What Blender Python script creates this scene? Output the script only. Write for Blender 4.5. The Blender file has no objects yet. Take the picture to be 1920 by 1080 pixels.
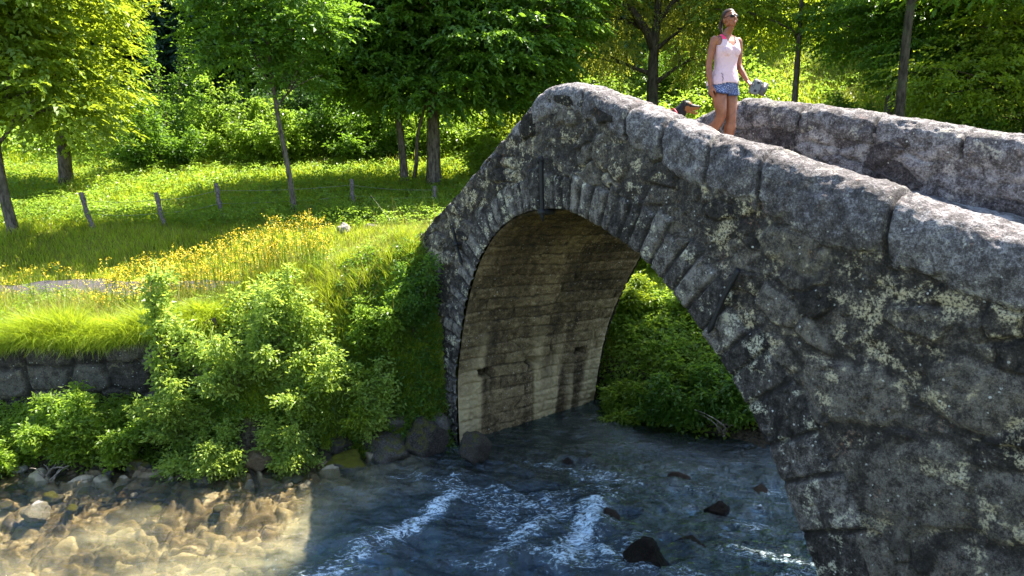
import bpy, math, random
import numpy as np
from mathutils import Vector, Matrix
R = math.radians
C = bpy.context.scene.collection
sc = bpy.context.scene

# ------------------------------------------------------------------ camera, sky, sun, exposure
PITCH = 12.0
cd = bpy.data.cameras.new("camera"); cam = bpy.data.objects.new("camera", cd); C.objects.link(cam)
cd.sensor_width = 36; cd.lens = 24; cd.clip_end = 400; cd.clip_start = 0.05
cam.location = (0, 0, 0); cam.rotation_euler = (R(90 - PITCH), 0, 0)
sc.camera = cam
SUN = Vector((0.49, 0.40, 1.0)).normalized()            # direction towards the sun
w = bpy.data.worlds.new("World"); sc.world = w; w.use_nodes = True
wn = w.node_tree; bg = wn.nodes["Background"]
sky = wn.nodes.new("ShaderNodeTexSky"); sky.sky_type = 'NISHITA'; sky.sun_disc = False
sky.sun_elevation = math.asin(SUN.z); sky.sun_rotation = math.atan2(SUN.x, SUN.y)
wn.links.new(sky.outputs[0], bg.inputs[0]); bg.inputs[1].default_value = 0.10
sl = bpy.data.lights.new("sun", 'SUN'); sl.energy = 5.0; sl.angle = R(0.5); sl.color = (1.0, 0.93, 0.82)
so = bpy.data.objects.new("sun", sl); C.objects.link(so); so.rotation_euler = SUN.to_track_quat('Z', 'Y').to_euler()
so.location = (8, 8, 20)
sc.view_settings.view_transform = 'Standard'; sc.view_settings.look = 'None'
sc.view_settings.exposure = 2.4; sc.view_settings.gamma = 1
sc.render.engine = 'CYCLES'
sc.cycles.max_bounces = 8; sc.cycles.diffuse_bounces = 3; sc.cycles.glossy_bounces = 3
sc.cycles.transmission_bounces = 4; sc.cycles.transparent_max_bounces = 8
sc.cycles.caustics_reflective = False; sc.cycles.caustics_refractive = False
sc.cycles.sample_clamp_indirect = 6

# ------------------------------------------------------------------ numeric helpers
def ss(a, b, x):
    t = np.clip((np.asarray(x, float) - a) / (b - a), 0, 1); return t * t * (3 - 2 * t)
def hsh(*c):
    h = np.zeros(np.broadcast(*c).shape, np.uint32)
    for i, k in enumerate(c):
        h = h ^ (np.asarray(k).astype(np.int64).astype(np.uint32) * np.uint32([73856093, 19349663, 83492791, 2654435761][i]))
        h = (h ^ (h >> np.uint32(15))) * np.uint32(2246822519); h = h ^ (h >> np.uint32(13))
    h = h * np.uint32(3266489917); h = h ^ (h >> np.uint32(16))
    return h.astype(np.float64) / 4294967295.0
def vnoise(P, seed=0):
    P = np.asarray(P, float); i = np.floor(P); f = P - i; f = f * f * (3 - 2 * f); i = i.astype(np.int64)
    r = 0
    for a in (0, 1):
        wx = f[:, 0] if a else 1 - f[:, 0]
        for b in (0, 1):
            wy = f[:, 1] if b else 1 - f[:, 1]
            for c in (0, 1):
                wz = f[:, 2] if c else 1 - f[:, 2]
                r = r + wx * wy * wz * hsh(i[:, 0] + a, i[:, 1] + b, i[:, 2] + c, np.full(len(P), seed))
    return r * 2 - 1
def fbm(P, octv=4, seed=0, gain=0.5):
    P = np.asarray(P, float); a, s, r = 1.0, 1.0, 0
    for k in range(octv):
        r = r + a * vnoise(P * s + 17.3 * k, seed + k); s *= 2.03; a *= gain
    return r
def v3(x, y, z=0.0):
    x = np.asarray(x, float); return np.stack([x, np.broadcast_to(y, x.shape), np.broadcast_to(z, x.shape)], 1)
def voro(U, seed=0, jit=0.85):
    """2-D cells: returns distance to the cell border (F2-F1), cell random value, second random value"""
    i = np.floor(U).astype(np.int64); n = len(U)
    f1 = np.full(n, 9.0); f2 = np.full(n, 9.0); r1 = np.zeros(n); r2 = np.zeros(n)
    for a in (-1, 0, 1):
        for b in (-1, 0, 1):
            cx, cy = i[:, 0] + a, i[:, 1] + b
            s = np.full(n, seed)
            hx = hsh(cx, cy, s); hy = hsh(cx, cy, s + 51)
            d = np.hypot(cx + .5 + jit * (hx - .5) - U[:, 0], cy + .5 + jit * (hy - .5) - U[:, 1])
            m = d < f1
            f2 = np.where(m, f1, np.minimum(f2, d))
            r1 = np.where(m, hsh(cx, cy, s + 7), r1); r2 = np.where(m, hsh(cx, cy, s + 9), r2)
            f1 = np.where(m, d, f1)
    return f2 - f1, r1, r2

# ------------------------------------------------------------------ mesh + object helpers
def np_mesh(name, V, quads=None, tris=None, attrs=None, smooth=True):
    me = bpy.data.meshes.new(name); V = np.asarray(V, np.float32)
    me.vertices.add(len(V)); me.vertices.foreach_set("co", V.ravel())
    q = np.zeros((0, 4), np.int32) if quads is None else np.asarray(quads, np.int32)
    t = np.zeros((0, 3), np.int32) if tris is None else np.asarray(tris, np.int32)
    nl = q.size + t.size; me.loops.add(nl); me.loops.foreach_set("vertex_index", np.concatenate([q.ravel(), t.ravel()]))
    npol = len(q) + len(t); me.polygons.add(npol)
    ls = np.concatenate([np.arange(len(q)) * 4, q.size + np.arange(len(t)) * 3]).astype(np.int32)
    me.polygons.foreach_set("loop_start", ls)
    me.polygons.foreach_set("use_smooth", np.full(npol, smooth))
    me.update(calc_edges=True)
    for k, a in (attrs or {}).items():
        at = me.attributes.new(k, 'FLOAT', 'POINT'); at.data.foreach_set("value", np.asarray(a, np.float32))
    return me
def link(name, me, mat, parent=None):
    o = bpy.data.objects.new(name, me); C.objects.link(o)
    if mat is not None: me.materials.append(mat)
    if parent is not None: o.parent = parent
    return o
def tag(o, label, cat, group=None):
    o["label"] = label; o["category"] = cat
    if group: o["group"] = group
    return o
def kind(o, k): o["kind"] = k; return o
def empty(name, loc=(0, 0, 0), rz=0):
    o = bpy.data.objects.new(name, None); o.empty_display_size = 0.2; C.objects.link(o); o.location = loc; o.rotation_euler = (0, 0, rz); return o
def grid_q(nu, nv, close_v=False, off=0):
    a = np.arange(nu - 1)[:, None]; b = np.arange(nv if close_v else nv - 1)[None, :]; b2 = (b + 1) % nv
    return (off + np.stack([a * nv + b, (a + 1) * nv + b, (a + 1) * nv + b2, a * nv + b2], -1).reshape(-1, 4))
class MB:
    def __init__(s): s.V = []; s.Q = []; s.T = []; s.n = 0
    def add(s, V, Q=None, T=None):
        V = np.asarray(V, float); s.V.append(V)
        if Q is not None and len(Q): s.Q.append(np.asarray(Q) + s.n)
        if T is not None and len(T): s.T.append(np.asarray(T) + s.n)
        s.n += len(V); return s
    def tube(s, pts, rad, n=8, cap=True, ell=None):
        P = np.asarray(pts, float); m = len(P); rad = np.broadcast_to(rad, (m,)) if np.ndim(rad) < 2 else np.asarray(rad)
        T = np.gradient(P, axis=0); T /= np.linalg.norm(T, axis=1)[:, None] + 1e-9
        up = np.array([0, 0, 1.0]) if abs(T[0, 2]) < .8 else np.array([0, 1.0, 0])
        a = np.arange(n) * 2 * np.pi / n; out = []
        for i in range(m):
            A = np.cross(up, T[i]); A /= np.linalg.norm(A) + 1e-9; B = np.cross(T[i], A)
            ra, rb = (rad[i], rad[i]) if np.ndim(rad[i]) == 0 else rad[i]
            out.append(P[i] + ra * np.cos(a)[:, None] * A + rb * np.sin(a)[:, None] * B)
        V = np.concatenate(out); Q = grid_q(m, n, True)
        if cap:
            V = np.concatenate([V, P[:1], P[-1:]]); b = np.arange(n)
            Tt = np.concatenate([np.stack([np.full(n, m * n), b, (b + 1) % n], 1), np.stack([np.full(n, m * n + 1), (m - 1) * n + (b + 1) % n, (m - 1) * n + b], 1)])
            return s.add(V, Q, Tt)
        return s.add(V, Q)
    def box(s, c, h, rot=None):
        c = np.asarray(c, float); h = np.asarray(h, float)
        V = np.array([[x, y, z] for x in (-1, 1) for y in (-1, 1) for z in (-1, 1)]) * h
        if rot is not None: V = V @ np.array(rot).T
        return s.add(V + c, [[0, 1, 3, 2], [4, 6, 7, 5], [0, 4, 5, 1], [2, 3, 7, 6], [0, 2, 6, 4], [1, 5, 7, 3]])
    def sphere(s, c, r, n=12, m=8):
        th = np.linspace(0, np.pi, m + 2)[1:-1]; ph = np.arange(n) * 2 * np.pi / n
        V = np.array([[np.sin(t) * np.cos(p), np.sin(t) * np.sin(p), np.cos(t)] for t in th for p in ph])
        V = np.concatenate([V, [[0, 0, 1], [0, 0, -1]]]) * np.broadcast_to(r, (3,)) + np.asarray(c, float)
        b = np.arange(n)
        T = np.concatenate([np.stack([np.full(n, m * n), b, (b + 1) % n], 1), np.stack([np.full(n, m * n + 1), (m - 1) * n + (b + 1) % n, (m - 1) * n + b], 1)])
        return s.add(V, grid_q(m, n, True)[:, ::-1], T)
    def mesh(s, name, smooth=True, attrs=None):
        return np_mesh(name, np.concatenate(s.V), np.concatenate(s.Q) if s.Q else None, np.concatenate(s.T) if s.T else None, attrs, smooth)

# ------------------------------------------------------------------ node helpers
class NT:
    def __init__(s, name):
        s.m = bpy.data.materials.new(name); s.m.use_nodes = True; s.t = s.m.node_tree
        s.p = s.t.nodes["Principled BSDF"]; s.out = s.t.nodes["Material Output"]
        s.tc = s.t.nodes.new("ShaderNodeTexCoord")
    def n(s, typ, **kw):
        x = s.t.nodes.new(typ)
        for k, v in kw.items():
            if k.startswith("i_"): s.set(x.inputs[k[2:].replace("_", " ")], v)
            else: setattr(x, k, v)
        return x
    def set(s, sock, v):
        if isinstance(v, bpy.types.NodeSocket): s.t.links.new(v, sock)
        elif isinstance(v, bpy.types.Node): s.t.links.new(v.outputs[0], sock)
        else: sock.default_value = v
    def pos(s, scale=(1, 1, 1)):
        if scale == (1, 1, 1): return s.tc.outputs["Object"]
        mp = s.n("ShaderNodeMapping"); s.set(mp.inputs["Vector"], s.tc.outputs["Object"]); mp.inputs["Scale"].default_value = scale
        return mp.outputs[0]
    def noise(s, scale, detail=5, rough=.6, vec=None, dist=0):
        x = s.n("ShaderNodeTexNoise"); x.inputs["Scale"].default_value = scale; x.inputs["Detail"].default_value = detail
        x.inputs["Roughness"].default_value = rough; x.inputs["Distortion"].default_value = dist
        s.set(x.inputs["Vector"], vec if vec is not None else s.pos()); return x.outputs["Fac"]
    def voro(s, scale, feature='F1', vec=None, out="Distance"):
        x = s.n("ShaderNodeTexVoronoi", feature=feature); x.inputs["Scale"].default_value = scale
        s.set(x.inputs["Vector"], vec if vec is not None else s.pos()); return x.outputs[out]
    def attr(s, name): return s.n("ShaderNodeAttribute", attribute_name=name).outputs["Fac"]
    def math(s, op, a, b=0.0, c=0.0, clamp=False):
        x = s.n("ShaderNodeMath", operation=op, use_clamp=clamp); s.set(x.inputs[0], a); s.set(x.inputs[1], b); s.set(x.inputs[2], c); return x.outputs[0]
    def rng(s, v, a, b, c=0.0, d=1.0):
        x = s.n("ShaderNodeMapRange", interpolation_type='SMOOTHSTEP'); s.set(x.inputs[0], v)
        for i, q in enumerate((a, b, c, d)): x.inputs[i + 1].default_value = q
        return x.outputs[0]
    def mix(s, f, a, b, mode='MIX'):
        x = s.n("ShaderNodeMix", data_type='RGBA', blend_type=mode)
        s.set(x.inputs[0], f)
        for k, v in ((6, a), (7, b)):
            if isinstance(v, tuple) and len(v) == 3: v = (*v, 1)
            s.set(x.inputs[k], v)
        return x.outputs[2]
    def ramp(s, f, stops):
        x = s.n("ShaderNodeValToRGB"); cr = x.color_ramp
        while len(cr.elements) < len(stops): cr.elements.new(.5)
        for e, (p, c) in zip(cr.elements, stops): e.position = p; e.color = (*c, 1)
        s.set(x.inputs[0], f); return x.outputs[0]
    def bump(s, h, strength=.5, dist=.02, normal=None):
        x = s.n("ShaderNodeBump"); x.inputs["Strength"].default_value = strength; x.inputs["Distance"].default_value = dist
        s.set(x.inputs["Height"], h)
        if normal is not None: s.set(x.inputs["Normal"], normal)
        return x.outputs[0]
    def done(s, col=None, rough=.8, normal=None, spec=.3, metal=0):
        if col is not None: s.set(s.p.inputs["Base Color"], (*col, 1) if isinstance(col, tuple) and len(col) == 3 else col)
        s.set(s.p.inputs["Roughness"], rough); s.p.inputs["Specular IOR Level"].default_value = spec; s.p.inputs["Metallic"].default_value = metal
        if normal is not None: s.set(s.p.inputs["Normal"], normal)
        return s.m
def plain(name, col, rough=.7, spec=.3, metal=0, var=.15, bump=.1, scale=40):
    m = NT(name); n = m.noise(scale, 4)
    c = m.mix(m.rng(n, .3, .7), tuple(x * (1 - var) for x in col), tuple(min(1, x * (1 + var)) for x in col))
    return m.done(c, rough, m.bump(n, bump, .01), spec, metal)
def leaf_mat(name, dark, light, trans, tfac=.45, spec=.35):
    m = NT(name); g = m.n("ShaderNodeNewGeometry"); r = g.outputs["Random Per Island"]
    big = m.noise(.9, 3)
    f = m.math('ADD', m.math('MULTIPLY', r, .65), m.rng(big, .3, .7, 0, .35))
    c = m.mix(f, dark, light); m.done(c, .42, None, spec)
    tr = m.n("ShaderNodeBsdfTranslucent"); m.set(tr.inputs[0], m.mix(f, tuple(x * .75 for x in trans), trans))
    mx = m.n("ShaderNodeMixShader"); mx.inputs[0].default_value = tfac
    m.t.links.new(m.p.outputs[0], mx.inputs[1]); m.t.links.new(tr.outputs[0], mx.inputs[2]); m.t.links.new(mx.outputs[0], m.out.inputs[0])
    return m.m

def stone_mat(name, dark, mid, light, lichen=.5, lcol=(.42, .39, .25), moss=.5, streak=0., scale=1., bump=.6, pits=.0, warm=None, orange=.0):
    m = NT(name); tone = m.attr("tone"); mort = m.attr("mortar")
    P = m.pos((1, 1, .22)) if streak else None
    n1 = m.noise(2.2 * scale, 4, .6); n2 = m.noise(11 * scale, 9, .68); n3 = m.noise(48 * scale, 8, .72); n4 = m.noise(170 * scale, 4, .7)
    v = m.math('ADD', m.math('ADD', m.math('MULTIPLY', n2, .42), m.math('MULTIPLY', n3, .40)), m.math('MULTIPLY', n4, .18))
    v = m.math('ADD', v, m.math('MULTIPLY', m.math('SUBTRACT', tone, .5), .15))
    if streak:
        st = m.noise(16, 6, .7, P); v = m.math('ADD', v, m.math('MULTIPLY', m.math('SUBTRACT', st, .5), streak))
    c = m.ramp(v, [(.385, dark), (.49, mid), (.60, light)])  # dark stop follows the bump lows, painting shade into the pits
    c = m.mix(1.0, c, m.ramp(n4, [(.3, (.55, .55, .55)), (.7, (1.25, 1.25, 1.25))]), 'MULTIPLY')
    if warm: c = m.mix(m.rng(n1, .45, .62, 0, .7), c, warm, 'MULTIPLY')
    # cream lichen crusts, broken by fine noise
    l = m.math('MULTIPLY', m.rng(m.math('ADD', m.noise(5.5 * scale, 6, .7), m.math('MULTIPLY', m.math('SUBTRACT', n1, .5), .45)), .615 - .08 * lichen, .665 - .05 * lichen), m.rng(n3, .42, .58))
    c = m.mix(m.math('MULTIPLY', l, min(1, lichen * 1.3)), c, lcol)
    # pale round spots
    vo = m.voro(26 * scale); vr = m.voro(26 * scale, out="Color")
    sp = m.math('MULTIPLY', m.rng(vo, .30, .16), m.rng(vr, .78, .82))
    c = m.mix(m.math('MULTIPLY', sp, m.rng(m.noise(60, 3), .4, .5, 0, .8)), c, (.55, .54, .48))
    # black and olive moss
    mo = m.math('MULTIPLY', m.rng(m.noise(3.1 * scale, 6, .7), .54, .70), m.rng(m.noise(30 * scale, 6, .7), .44, .58))
    c = m.mix(m.math('MULTIPLY', mo, moss), c, (.016, .015, .010))
    mo2 = m.math('MULTIPLY', m.rng(m.noise(2.3 * scale, 5, .65, m.pos((1, 1.1, .9))), .60, .68), m.rng(n3, .5, .58))
    c = m.mix(m.math('MULTIPLY', mo2, moss * .7), c, (.075, .075, .018))
    if orange:
        og = m.math('MULTIPLY', m.rng(m.noise(4.0, 4), .62, .68), m.rng(n3, .52, .6)); c = m.mix(m.math('MULTIPLY', og, orange), c, (.42, .15, .05))
    c = m.mix(m.math('MULTIPLY', mort, m.rng(m.noise(7, 4), .32, .6, .42, .92)), c, m.mix(n3, (.004, .0035, .003), (.034, .029, .024)))
    h = m.math('ADD', m.math('MULTIPLY', n2, 1.0), m.math('ADD', m.math('MULTIPLY', n3, .55), m.math('MULTIPLY', n4, .16)))
    if pits:
        pv = m.rng(m.voro(42), .34, .12); h = m.math('SUBTRACT', h, m.math('MULTIPLY', m.math('MULTIPLY', pv, m.rng(n2, .48, .62)), pits))
    return m.done(c, .88, m.bump(h, bump, .03), .25)

M = {}
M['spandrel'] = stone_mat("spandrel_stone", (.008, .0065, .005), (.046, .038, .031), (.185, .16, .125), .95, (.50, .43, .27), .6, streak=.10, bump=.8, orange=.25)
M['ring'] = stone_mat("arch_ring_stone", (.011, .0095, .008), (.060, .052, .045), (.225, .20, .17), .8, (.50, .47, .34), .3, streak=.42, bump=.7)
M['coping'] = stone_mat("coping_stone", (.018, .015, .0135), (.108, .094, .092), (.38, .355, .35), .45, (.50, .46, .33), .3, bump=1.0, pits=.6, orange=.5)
M['farwall'] = stone_mat("inner_parapet_stone", (.018, .014, .013), (.10, .08, .075), (.36, .32, .30), .5, (.45, .38, .32), .6, bump=.9, orange=.2)
M['soffit'] = stone_mat("soffit_stone", (.06, .042, .022), (.21, .155, .085), (.36, .28, .16), .35, (.5, .43, .27), .55, streak=.12, bump=.6)
M['deck'] = stone_mat("deck_cobble", (.06, .055, .05), (.22, .21, .2), (.42, .4, .38), .2, (.4, .4, .3), .2)
M['retain'] = stone_mat("retaining_wall_stone", (.014, .011, .008), (.052, .043, .033), (.15, .13, .10), .3, (.3, .26, .14), .8, bump=.8)
M['iron'] = plain("black_iron", (.008, .0075, .008), .6, .3, .0, .4, .4, 60)

# ------------------------------------------------------------------ bridge frame
P0 = np.array([0.70, 7.50, 0.0]); AZ = R(36)
AX = np.array([math.sin(AZ), -math.cos(AZ), 0]); NN = np.array([math.cos(AZ), math.sin(AZ), 0])
def BW(t, o, z):
    t = np.asarray(t, float); o = np.broadcast_to(o, t.shape); z = np.broadcast_to(z, t.shape)
    return P0[None] + t[:, None] * AX + o[:, None] * NN + z[:, None] * np.array([0, 0, 1.0])
def TO(x, y):
    dx = np.asarray(x) - P0[0]; dy = np.asarray(y) - P0[1]
    return dx * AX[0] + dy * AX[1], dx * NN[0] + dy * NN[1]
WID = 2.8
WATER = -4.4
NT_X = [-6.5, -3.62, -3.2, -2.4, -1.0, -.62, -.2, .25, 1.0, 1.5, 1.85, 2.7, 3.5, 4.1, 8.5]
NT_Z = [-1.62, -1.36, -1.07, -.58, .34, .60, .66, .55, .31, .16, .03, -.17, -.39, -.54, -1.6]
FT_X = [-6.5, -3.5, -1.5, -.54, -.25, .34, 1.06, 2.09, 3.2, 8.5]
FT_Z = [-1.6, -1.2, -.25, .25, .41, .55, .46, .28, .09, -.9]
DK_X = [-9, -6, -3.6, -1, -.3, .7, 2.3, 3.4, 8.5]
DK_Z = [-2.4, -2.0, -1.72, -.5, -.24, -.2, -.46, -.66, -1.9]
_g = np.linspace(-9, 8.6, 900)
def smooth_fn(X, Z, k=.18):
    y = np.interp(_g, X, Z); n = int(k / (_g[1] - _g[0])) | 1; ker = np.hanning(n + 2); ker /= ker.sum()
    yp = np.pad(y, len(ker) // 2, mode='edge'); y2 = np.convolve(yp, ker, 'valid')[:len(_g)]
    return lambda t: np.interp(t, _g, y2)
ntop = smooth_fn(NT_X, NT_Z, .45); ftop = smooth_fn(FT_X, FT_Z, .5); dkz = smooth_fn(DK_X, DK_Z, .8)
# arch intrados, near face: left base -> crown -> right base
ARC = np.array([(-2.50, -5.1), (-2.53, -4.4), (-2.57, -3.69), (-2.54, -3.31), (-2.42, -2.72), (-2.23, -2.14), (-2.01, -1.69), (-1.76, -1.35), (-1.47, -1.08), (-1.1, -.88), (-.75, -.775), (-.39, -.725), (-.12, -.72), (.2, -.79), (.62, -.92), (.96, -1.06), (1.2, -1.20), (1.5, -1.42), (1.85, -1.74), (2.26, -2.13), (2.5, -2.42), (2.78, -2.86), (2.98, -3.2), (3.12, -3.52), (3.27, -4.0), (3.38, -4.5), (3.46, -5.1)])
FARC = np.array([(-2.75, -5.1), (-2.62, -4.4), (-2.53, -3.8), (-2.4, -3.19), (-2.28, -2.85), (-2.16, -2.59), (-1.9, -2.13), (-1.68, -1.74), (-1.42, -1.42), (-1.15, -1.16), (-.85, -.96), (-.55, -.83), (-.3, -.76), (0., -.75), (.3, -.80), (.65, -.92), (.96, -1.06), (1.2, -1.20), (1.5, -1.42), (1.85, -1.74), (2.26, -2.13), (2.5, -2.42), (2.78, -2.86), (2.98, -3.2), (3.12, -3.52), (3.27, -4.0), (3.46, -5.1)])
def resample(P, n=None, step=None):
    # chaikin smooth then even arc length
    for _ in range(2):
        Q = .75 * P[:-1] + .25 * P[1:]; S = .25 * P[:-1] + .75 * P[1:]
        P = np.concatenate([P[:1], np.stack([Q, S], 1).reshape(-1, 2), P[-1:]])
    s = np.r_[0, np.cumsum(np.hypot(*np.diff(P, axis=0).T))]
    n = n or int(s[-1] / step); u = np.linspace(0, s[-1], n)
    return np.stack([np.interp(u, s, P[:, 0]), np.interp(u, s, P[:, 1])], 1), u
ARS, ARU = resample(ARC, 260)
def arc_dist(t, z):
    """distance outward from the intrados and arc length along it (chunked)"""
    d = np.empty(len(t)); s = np.empty(len(t))
    for i in range(0, len(t), 40000):
        D = np.hypot(t[i:i + 40000, None] - ARS[None, :, 0], z[i:i + 40000, None] - ARS[None, :, 1])
        k = D.argmin(1); d[i:i + 40000] = D[np.arange(len(k)), k]; s[i:i + 40000] = ARU[k]
        # refine with neighbour tangent
        k0 = np.clip(k, 1, len(ARS) - 2); T = ARS[k0 + 1] - ARS[k0 - 1]; T /= np.linalg.norm(T, axis=1)[:, None]
        s[i:i + 40000] += ((t[i:i + 40000] - ARS[k0, 0]) * T[:, 0] + (z[i:i + 40000] - ARS[k0, 1]) * T[:, 1])
        nrm = (t[i:i + 40000] - ARS[k0, 0]) * (-T[:, 1]) + (z[i:i + 40000] - ARS[k0, 1]) * T[:, 0]
        d[i:i + 40000] = np.abs(nrm) * .5 + d[i:i + 40000] * .5
    return d, s
# voussoir joints along the intrados (arc length), small on the left and crown, large blocks on the right flank
rs = np.random.RandomState(5)
vj = [0.0]
while vj[-1] < ARU[-1]:
    u = vj[-1] / ARU[-1]; base = .23 if u < .2 else (.165 if u < .60 else .165 + (u - .60) * 1.0)
    vj.append(vj[-1] + base * rs.uniform(.78, 1.25))
vj = np.array(vj)
def masked_face(poly, res, bounds):
    """regular grid cells inside a polygon with the border vertices snapped to it"""
    x0, x1, y0, y1 = bounds; nx = int((x1 - x0) / res); ny = int((y1 - y0) / res)
    X, Y = np.meshgrid(np.linspace(x0, x1, nx), np.linspace(y0, y1, ny), indexing='ij'); X = X.ravel(); Y = Y.ravel()
    px, py = poly[:, 0], poly[:, 1]; qx, qy = np.roll(px, -1), np.roll(py, -1)
    ins = np.zeros(len(X), bool)
    for a, b, c, d in zip(px, py, qx, qy):
        m = ((b > Y) != (d > Y)); ins ^= m & (X < (c - a) * (Y - b) / ((d - b) if d != b else 1e-12) + a)
    best = np.full(len(X), 9.0); BX = X.copy(); BY = Y.copy()
    for a, b, c, d in zip(px, py, qx, qy):
        m = (X > min(a, c) - .06) & (X < max(a, c) + .06) & (Y > min(b, d) - .06) & (Y < max(b, d) + .06)
        if not m.any(): continue
        L = (c - a) ** 2 + (d - b) ** 2 + 1e-12; k = np.clip(((X[m] - a) * (c - a) + (Y[m] - b) * (d - b)) / L, 0, 1)
        fx = a + k * (c - a); fy = b + k * (d - b); D = np.hypot(X[m] - fx, Y[m] - fy); idx = np.where(m)[0]
        g = D < best[idx]; best[idx[g]] = D[g]; BX[idx[g]] = fx[g]; BY[idx[g]] = fy[g]
    Q = grid_q(nx, ny); c = ins[Q].sum(1) >= 3; Q = Q[c]
    used = np.zeros(len(X), bool); used[Q.ravel()] = True
    e = np.zeros(len(X), np.int32); np.add.at(e, Q.ravel(), 1)
    bd = used & (e < 4) | (used & ~ins)
    X = np.where(bd & (best < res * 2), BX, X); Y = np.where(bd & (best < res * 2), BY, Y)
    idx = -np.ones(len(X), np.int64); idx[used] = np.arange(used.sum())
    return X[used], Y[used], idx[Q], bd[used]
BIG = [  # large traced face stones: (t, z, half width, half height, tilt)
    (3.16, -1.84, .40, .27, -.12), (3.72, -2.45, .42, .36, .5), (.085, -.10, .105, .125, 0), (.36, -.15, .125, .17, 0), (2.62, -.86, .28, .17, -.3),
    (3.95, -1.62, .34, .24, -.2), (4.45, -2.3, .38, .30, .2), (4.25, -3.0, .4, .3, .3), (2.55, -1.34, .22, .13, -.35), (3.45, -3.15, .25, .2, .4), (4.6, -1.55, .28, .2, 0)]
def face_relief(t, z, seed=3):
    n = len(t); P = v3(t, z)
    wt = t + .10 * vnoise(P * 2.1, 1) + .03 * vnoise(P * 9, 2); wz = z + .10 * vnoise(P * 2.3, 3) + .03 * vnoise(P * 8, 4)
    k = np.interp(t, [-3.6, 0, 2, 4, 8], [4.6, 4.2, 3.4, 2.4, 2.2])
    # cells follow the local slope a little
    e, r1, r2 = voro(np.stack([wt * 3.0, (wz + wt * .1) * 4.6], 1), seed, .8)
    e2, q1, q2 = voro(np.stack([wt * 6.5, wz * 9.5], 1), seed + 20, .85)
    prou = np.clip(r1 * 1.9 - .55, 0, 1)
    rel = .05 * prou * ss(.02, .20, e) + .018 * np.clip(q1 * 1.6 - .5, 0, 1) * ss(.04, .3, e2) * (1 - prou)
    mort = (1 - ss(.02, .12, e)) * (.45 + .55 * prou); tone = .5 + (r2 - .5) * (.35 + .65 * prou)
    for (a, b, hw, hh, ti) in BIG:
        ca, sa = math.cos(ti), math.sin(ti); u = ((wt - a) * ca + (wz - b) * sa) / hw; v = (-(wt - a) * sa + (wz - b) * ca) / hh
        d = (np.abs(u) ** 3 + np.abs(v) ** 3) ** (1 / 3)
        m = ss(1.12, .86, d); rel = rel * (1 - m) + (.045 * ss(1.1, .7, d)) * m; tone = tone * (1 - m) + .78 * m
        ed = .7 * ss(1.18, 1.07, d) * ss(.93, 1.0, d); mort = np.maximum(mort * (1 - m), ed)
    dist, s = arc_dist(t, z)
    i = np.clip(np.searchsorted(vj, s) - 1, 0, len(vj) - 2)
    wj = (vj[i + 1] - vj[i]); u = (s - vj[i]) / wj; ed = np.minimum(u, 1 - u) * wj
    thick = np.interp(s, [0, 2.0, 3.4, 4.4, 6.2, 9.2], [.40, .42, .40, .42, .45, .52]) * (1 + .18 * (hsh(i, np.full(n, 4)) - .5) * 2)
    rm = ss(thick + .01, thick - .025, dist + .012 * vnoise(P * 14, 8))
    hv = hsh(i, np.full(n, 77)); vrel = .018 + .036 * ss(0, .034, ed) * ss(thick, thick - .04, dist) + .014 * (hv - .5)
    edj = 1 - ss(.009, .030, ed + .005 * vnoise(P * 18, 9)); edj = np.maximum(edj, ss(thick - .03, thick, dist) * (dist < thick + .02) * .7)
    rel = rel * (1 - rm) + vrel * rm; mort = mort * (1 - rm) + edj * rm; tone = tone * (1 - rm) + hv * rm
    rel = rel + .016 * fbm(P * 3.1, 4, 11) + .010 * fbm(P * 13, 4, 15, .6)
    # small pits
    pe, pr, _ = voro(np.stack([t * 16, z * 16], 1), 61, .9); rel -= .02 * (pr > .93) * ss(.25, .5, pe)
    return rel, mort, tone, rm

LEFT = [(-3.62, -1.36), (-3.60, -1.70), (-3.42, -2.1), (-3.33, -2.5), (-3.22, -3.0), (-3.02, -4.06), (-2.9, -4.7), (-2.85, -5.1)]
bridge = empty("stone_footbridge", tuple(P0 + np.array([0, 0, WATER])))
tag(bridge, "old humpbacked stone arch bridge with rounded mossy parapets crossing the stream", "bridge")
def bpart(name, me, mat, parent=None):
    """link a part given in world coordinates under the bridge (keeping object = world coordinates)"""
    o = link(name, me, mat, parent or bridge)
    if parent is None: o.matrix_parent_inverse = Matrix.Translation(bridge.location).inverted()
    return o
tt = np.arange(-3.62, 8.4, .06)
capdrop = lambda t: np.interp(t, [-3.7, -1, .2, 1.5, 2.2, 8], [.10, .10, .16, .24, .30, .30])
polyN = np.concatenate([np.stack([tt, ntop(tt) - capdrop(tt)], 1), [(8.4, -5.1)], ARS[::-1][::2], LEFT[::-1]])
t_, z_, Q_, bd_ = masked_face(polyN, .0125, (-3.7, 6.6, -5.12, .7))
rel, mort, tone, rm = face_relief(t_, z_)
edge = np.clip(1 - arc_dist(t_, z_)[0] / .03, 0, 1)
Vn = BW(t_, -rel + .02 * edge, z_)
# split the arch ring and the spandrel into two parts along the voussoir line
fm = rm[Q_].mean(1) > .5
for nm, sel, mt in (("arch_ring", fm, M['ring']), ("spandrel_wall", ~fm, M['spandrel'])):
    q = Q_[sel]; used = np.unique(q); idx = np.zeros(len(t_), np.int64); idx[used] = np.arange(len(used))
    bpart(nm, np_mesh(nm, Vn[used], idx[q], None, {"tone": tone[used], "mortar": mort[used]}), mt)
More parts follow.
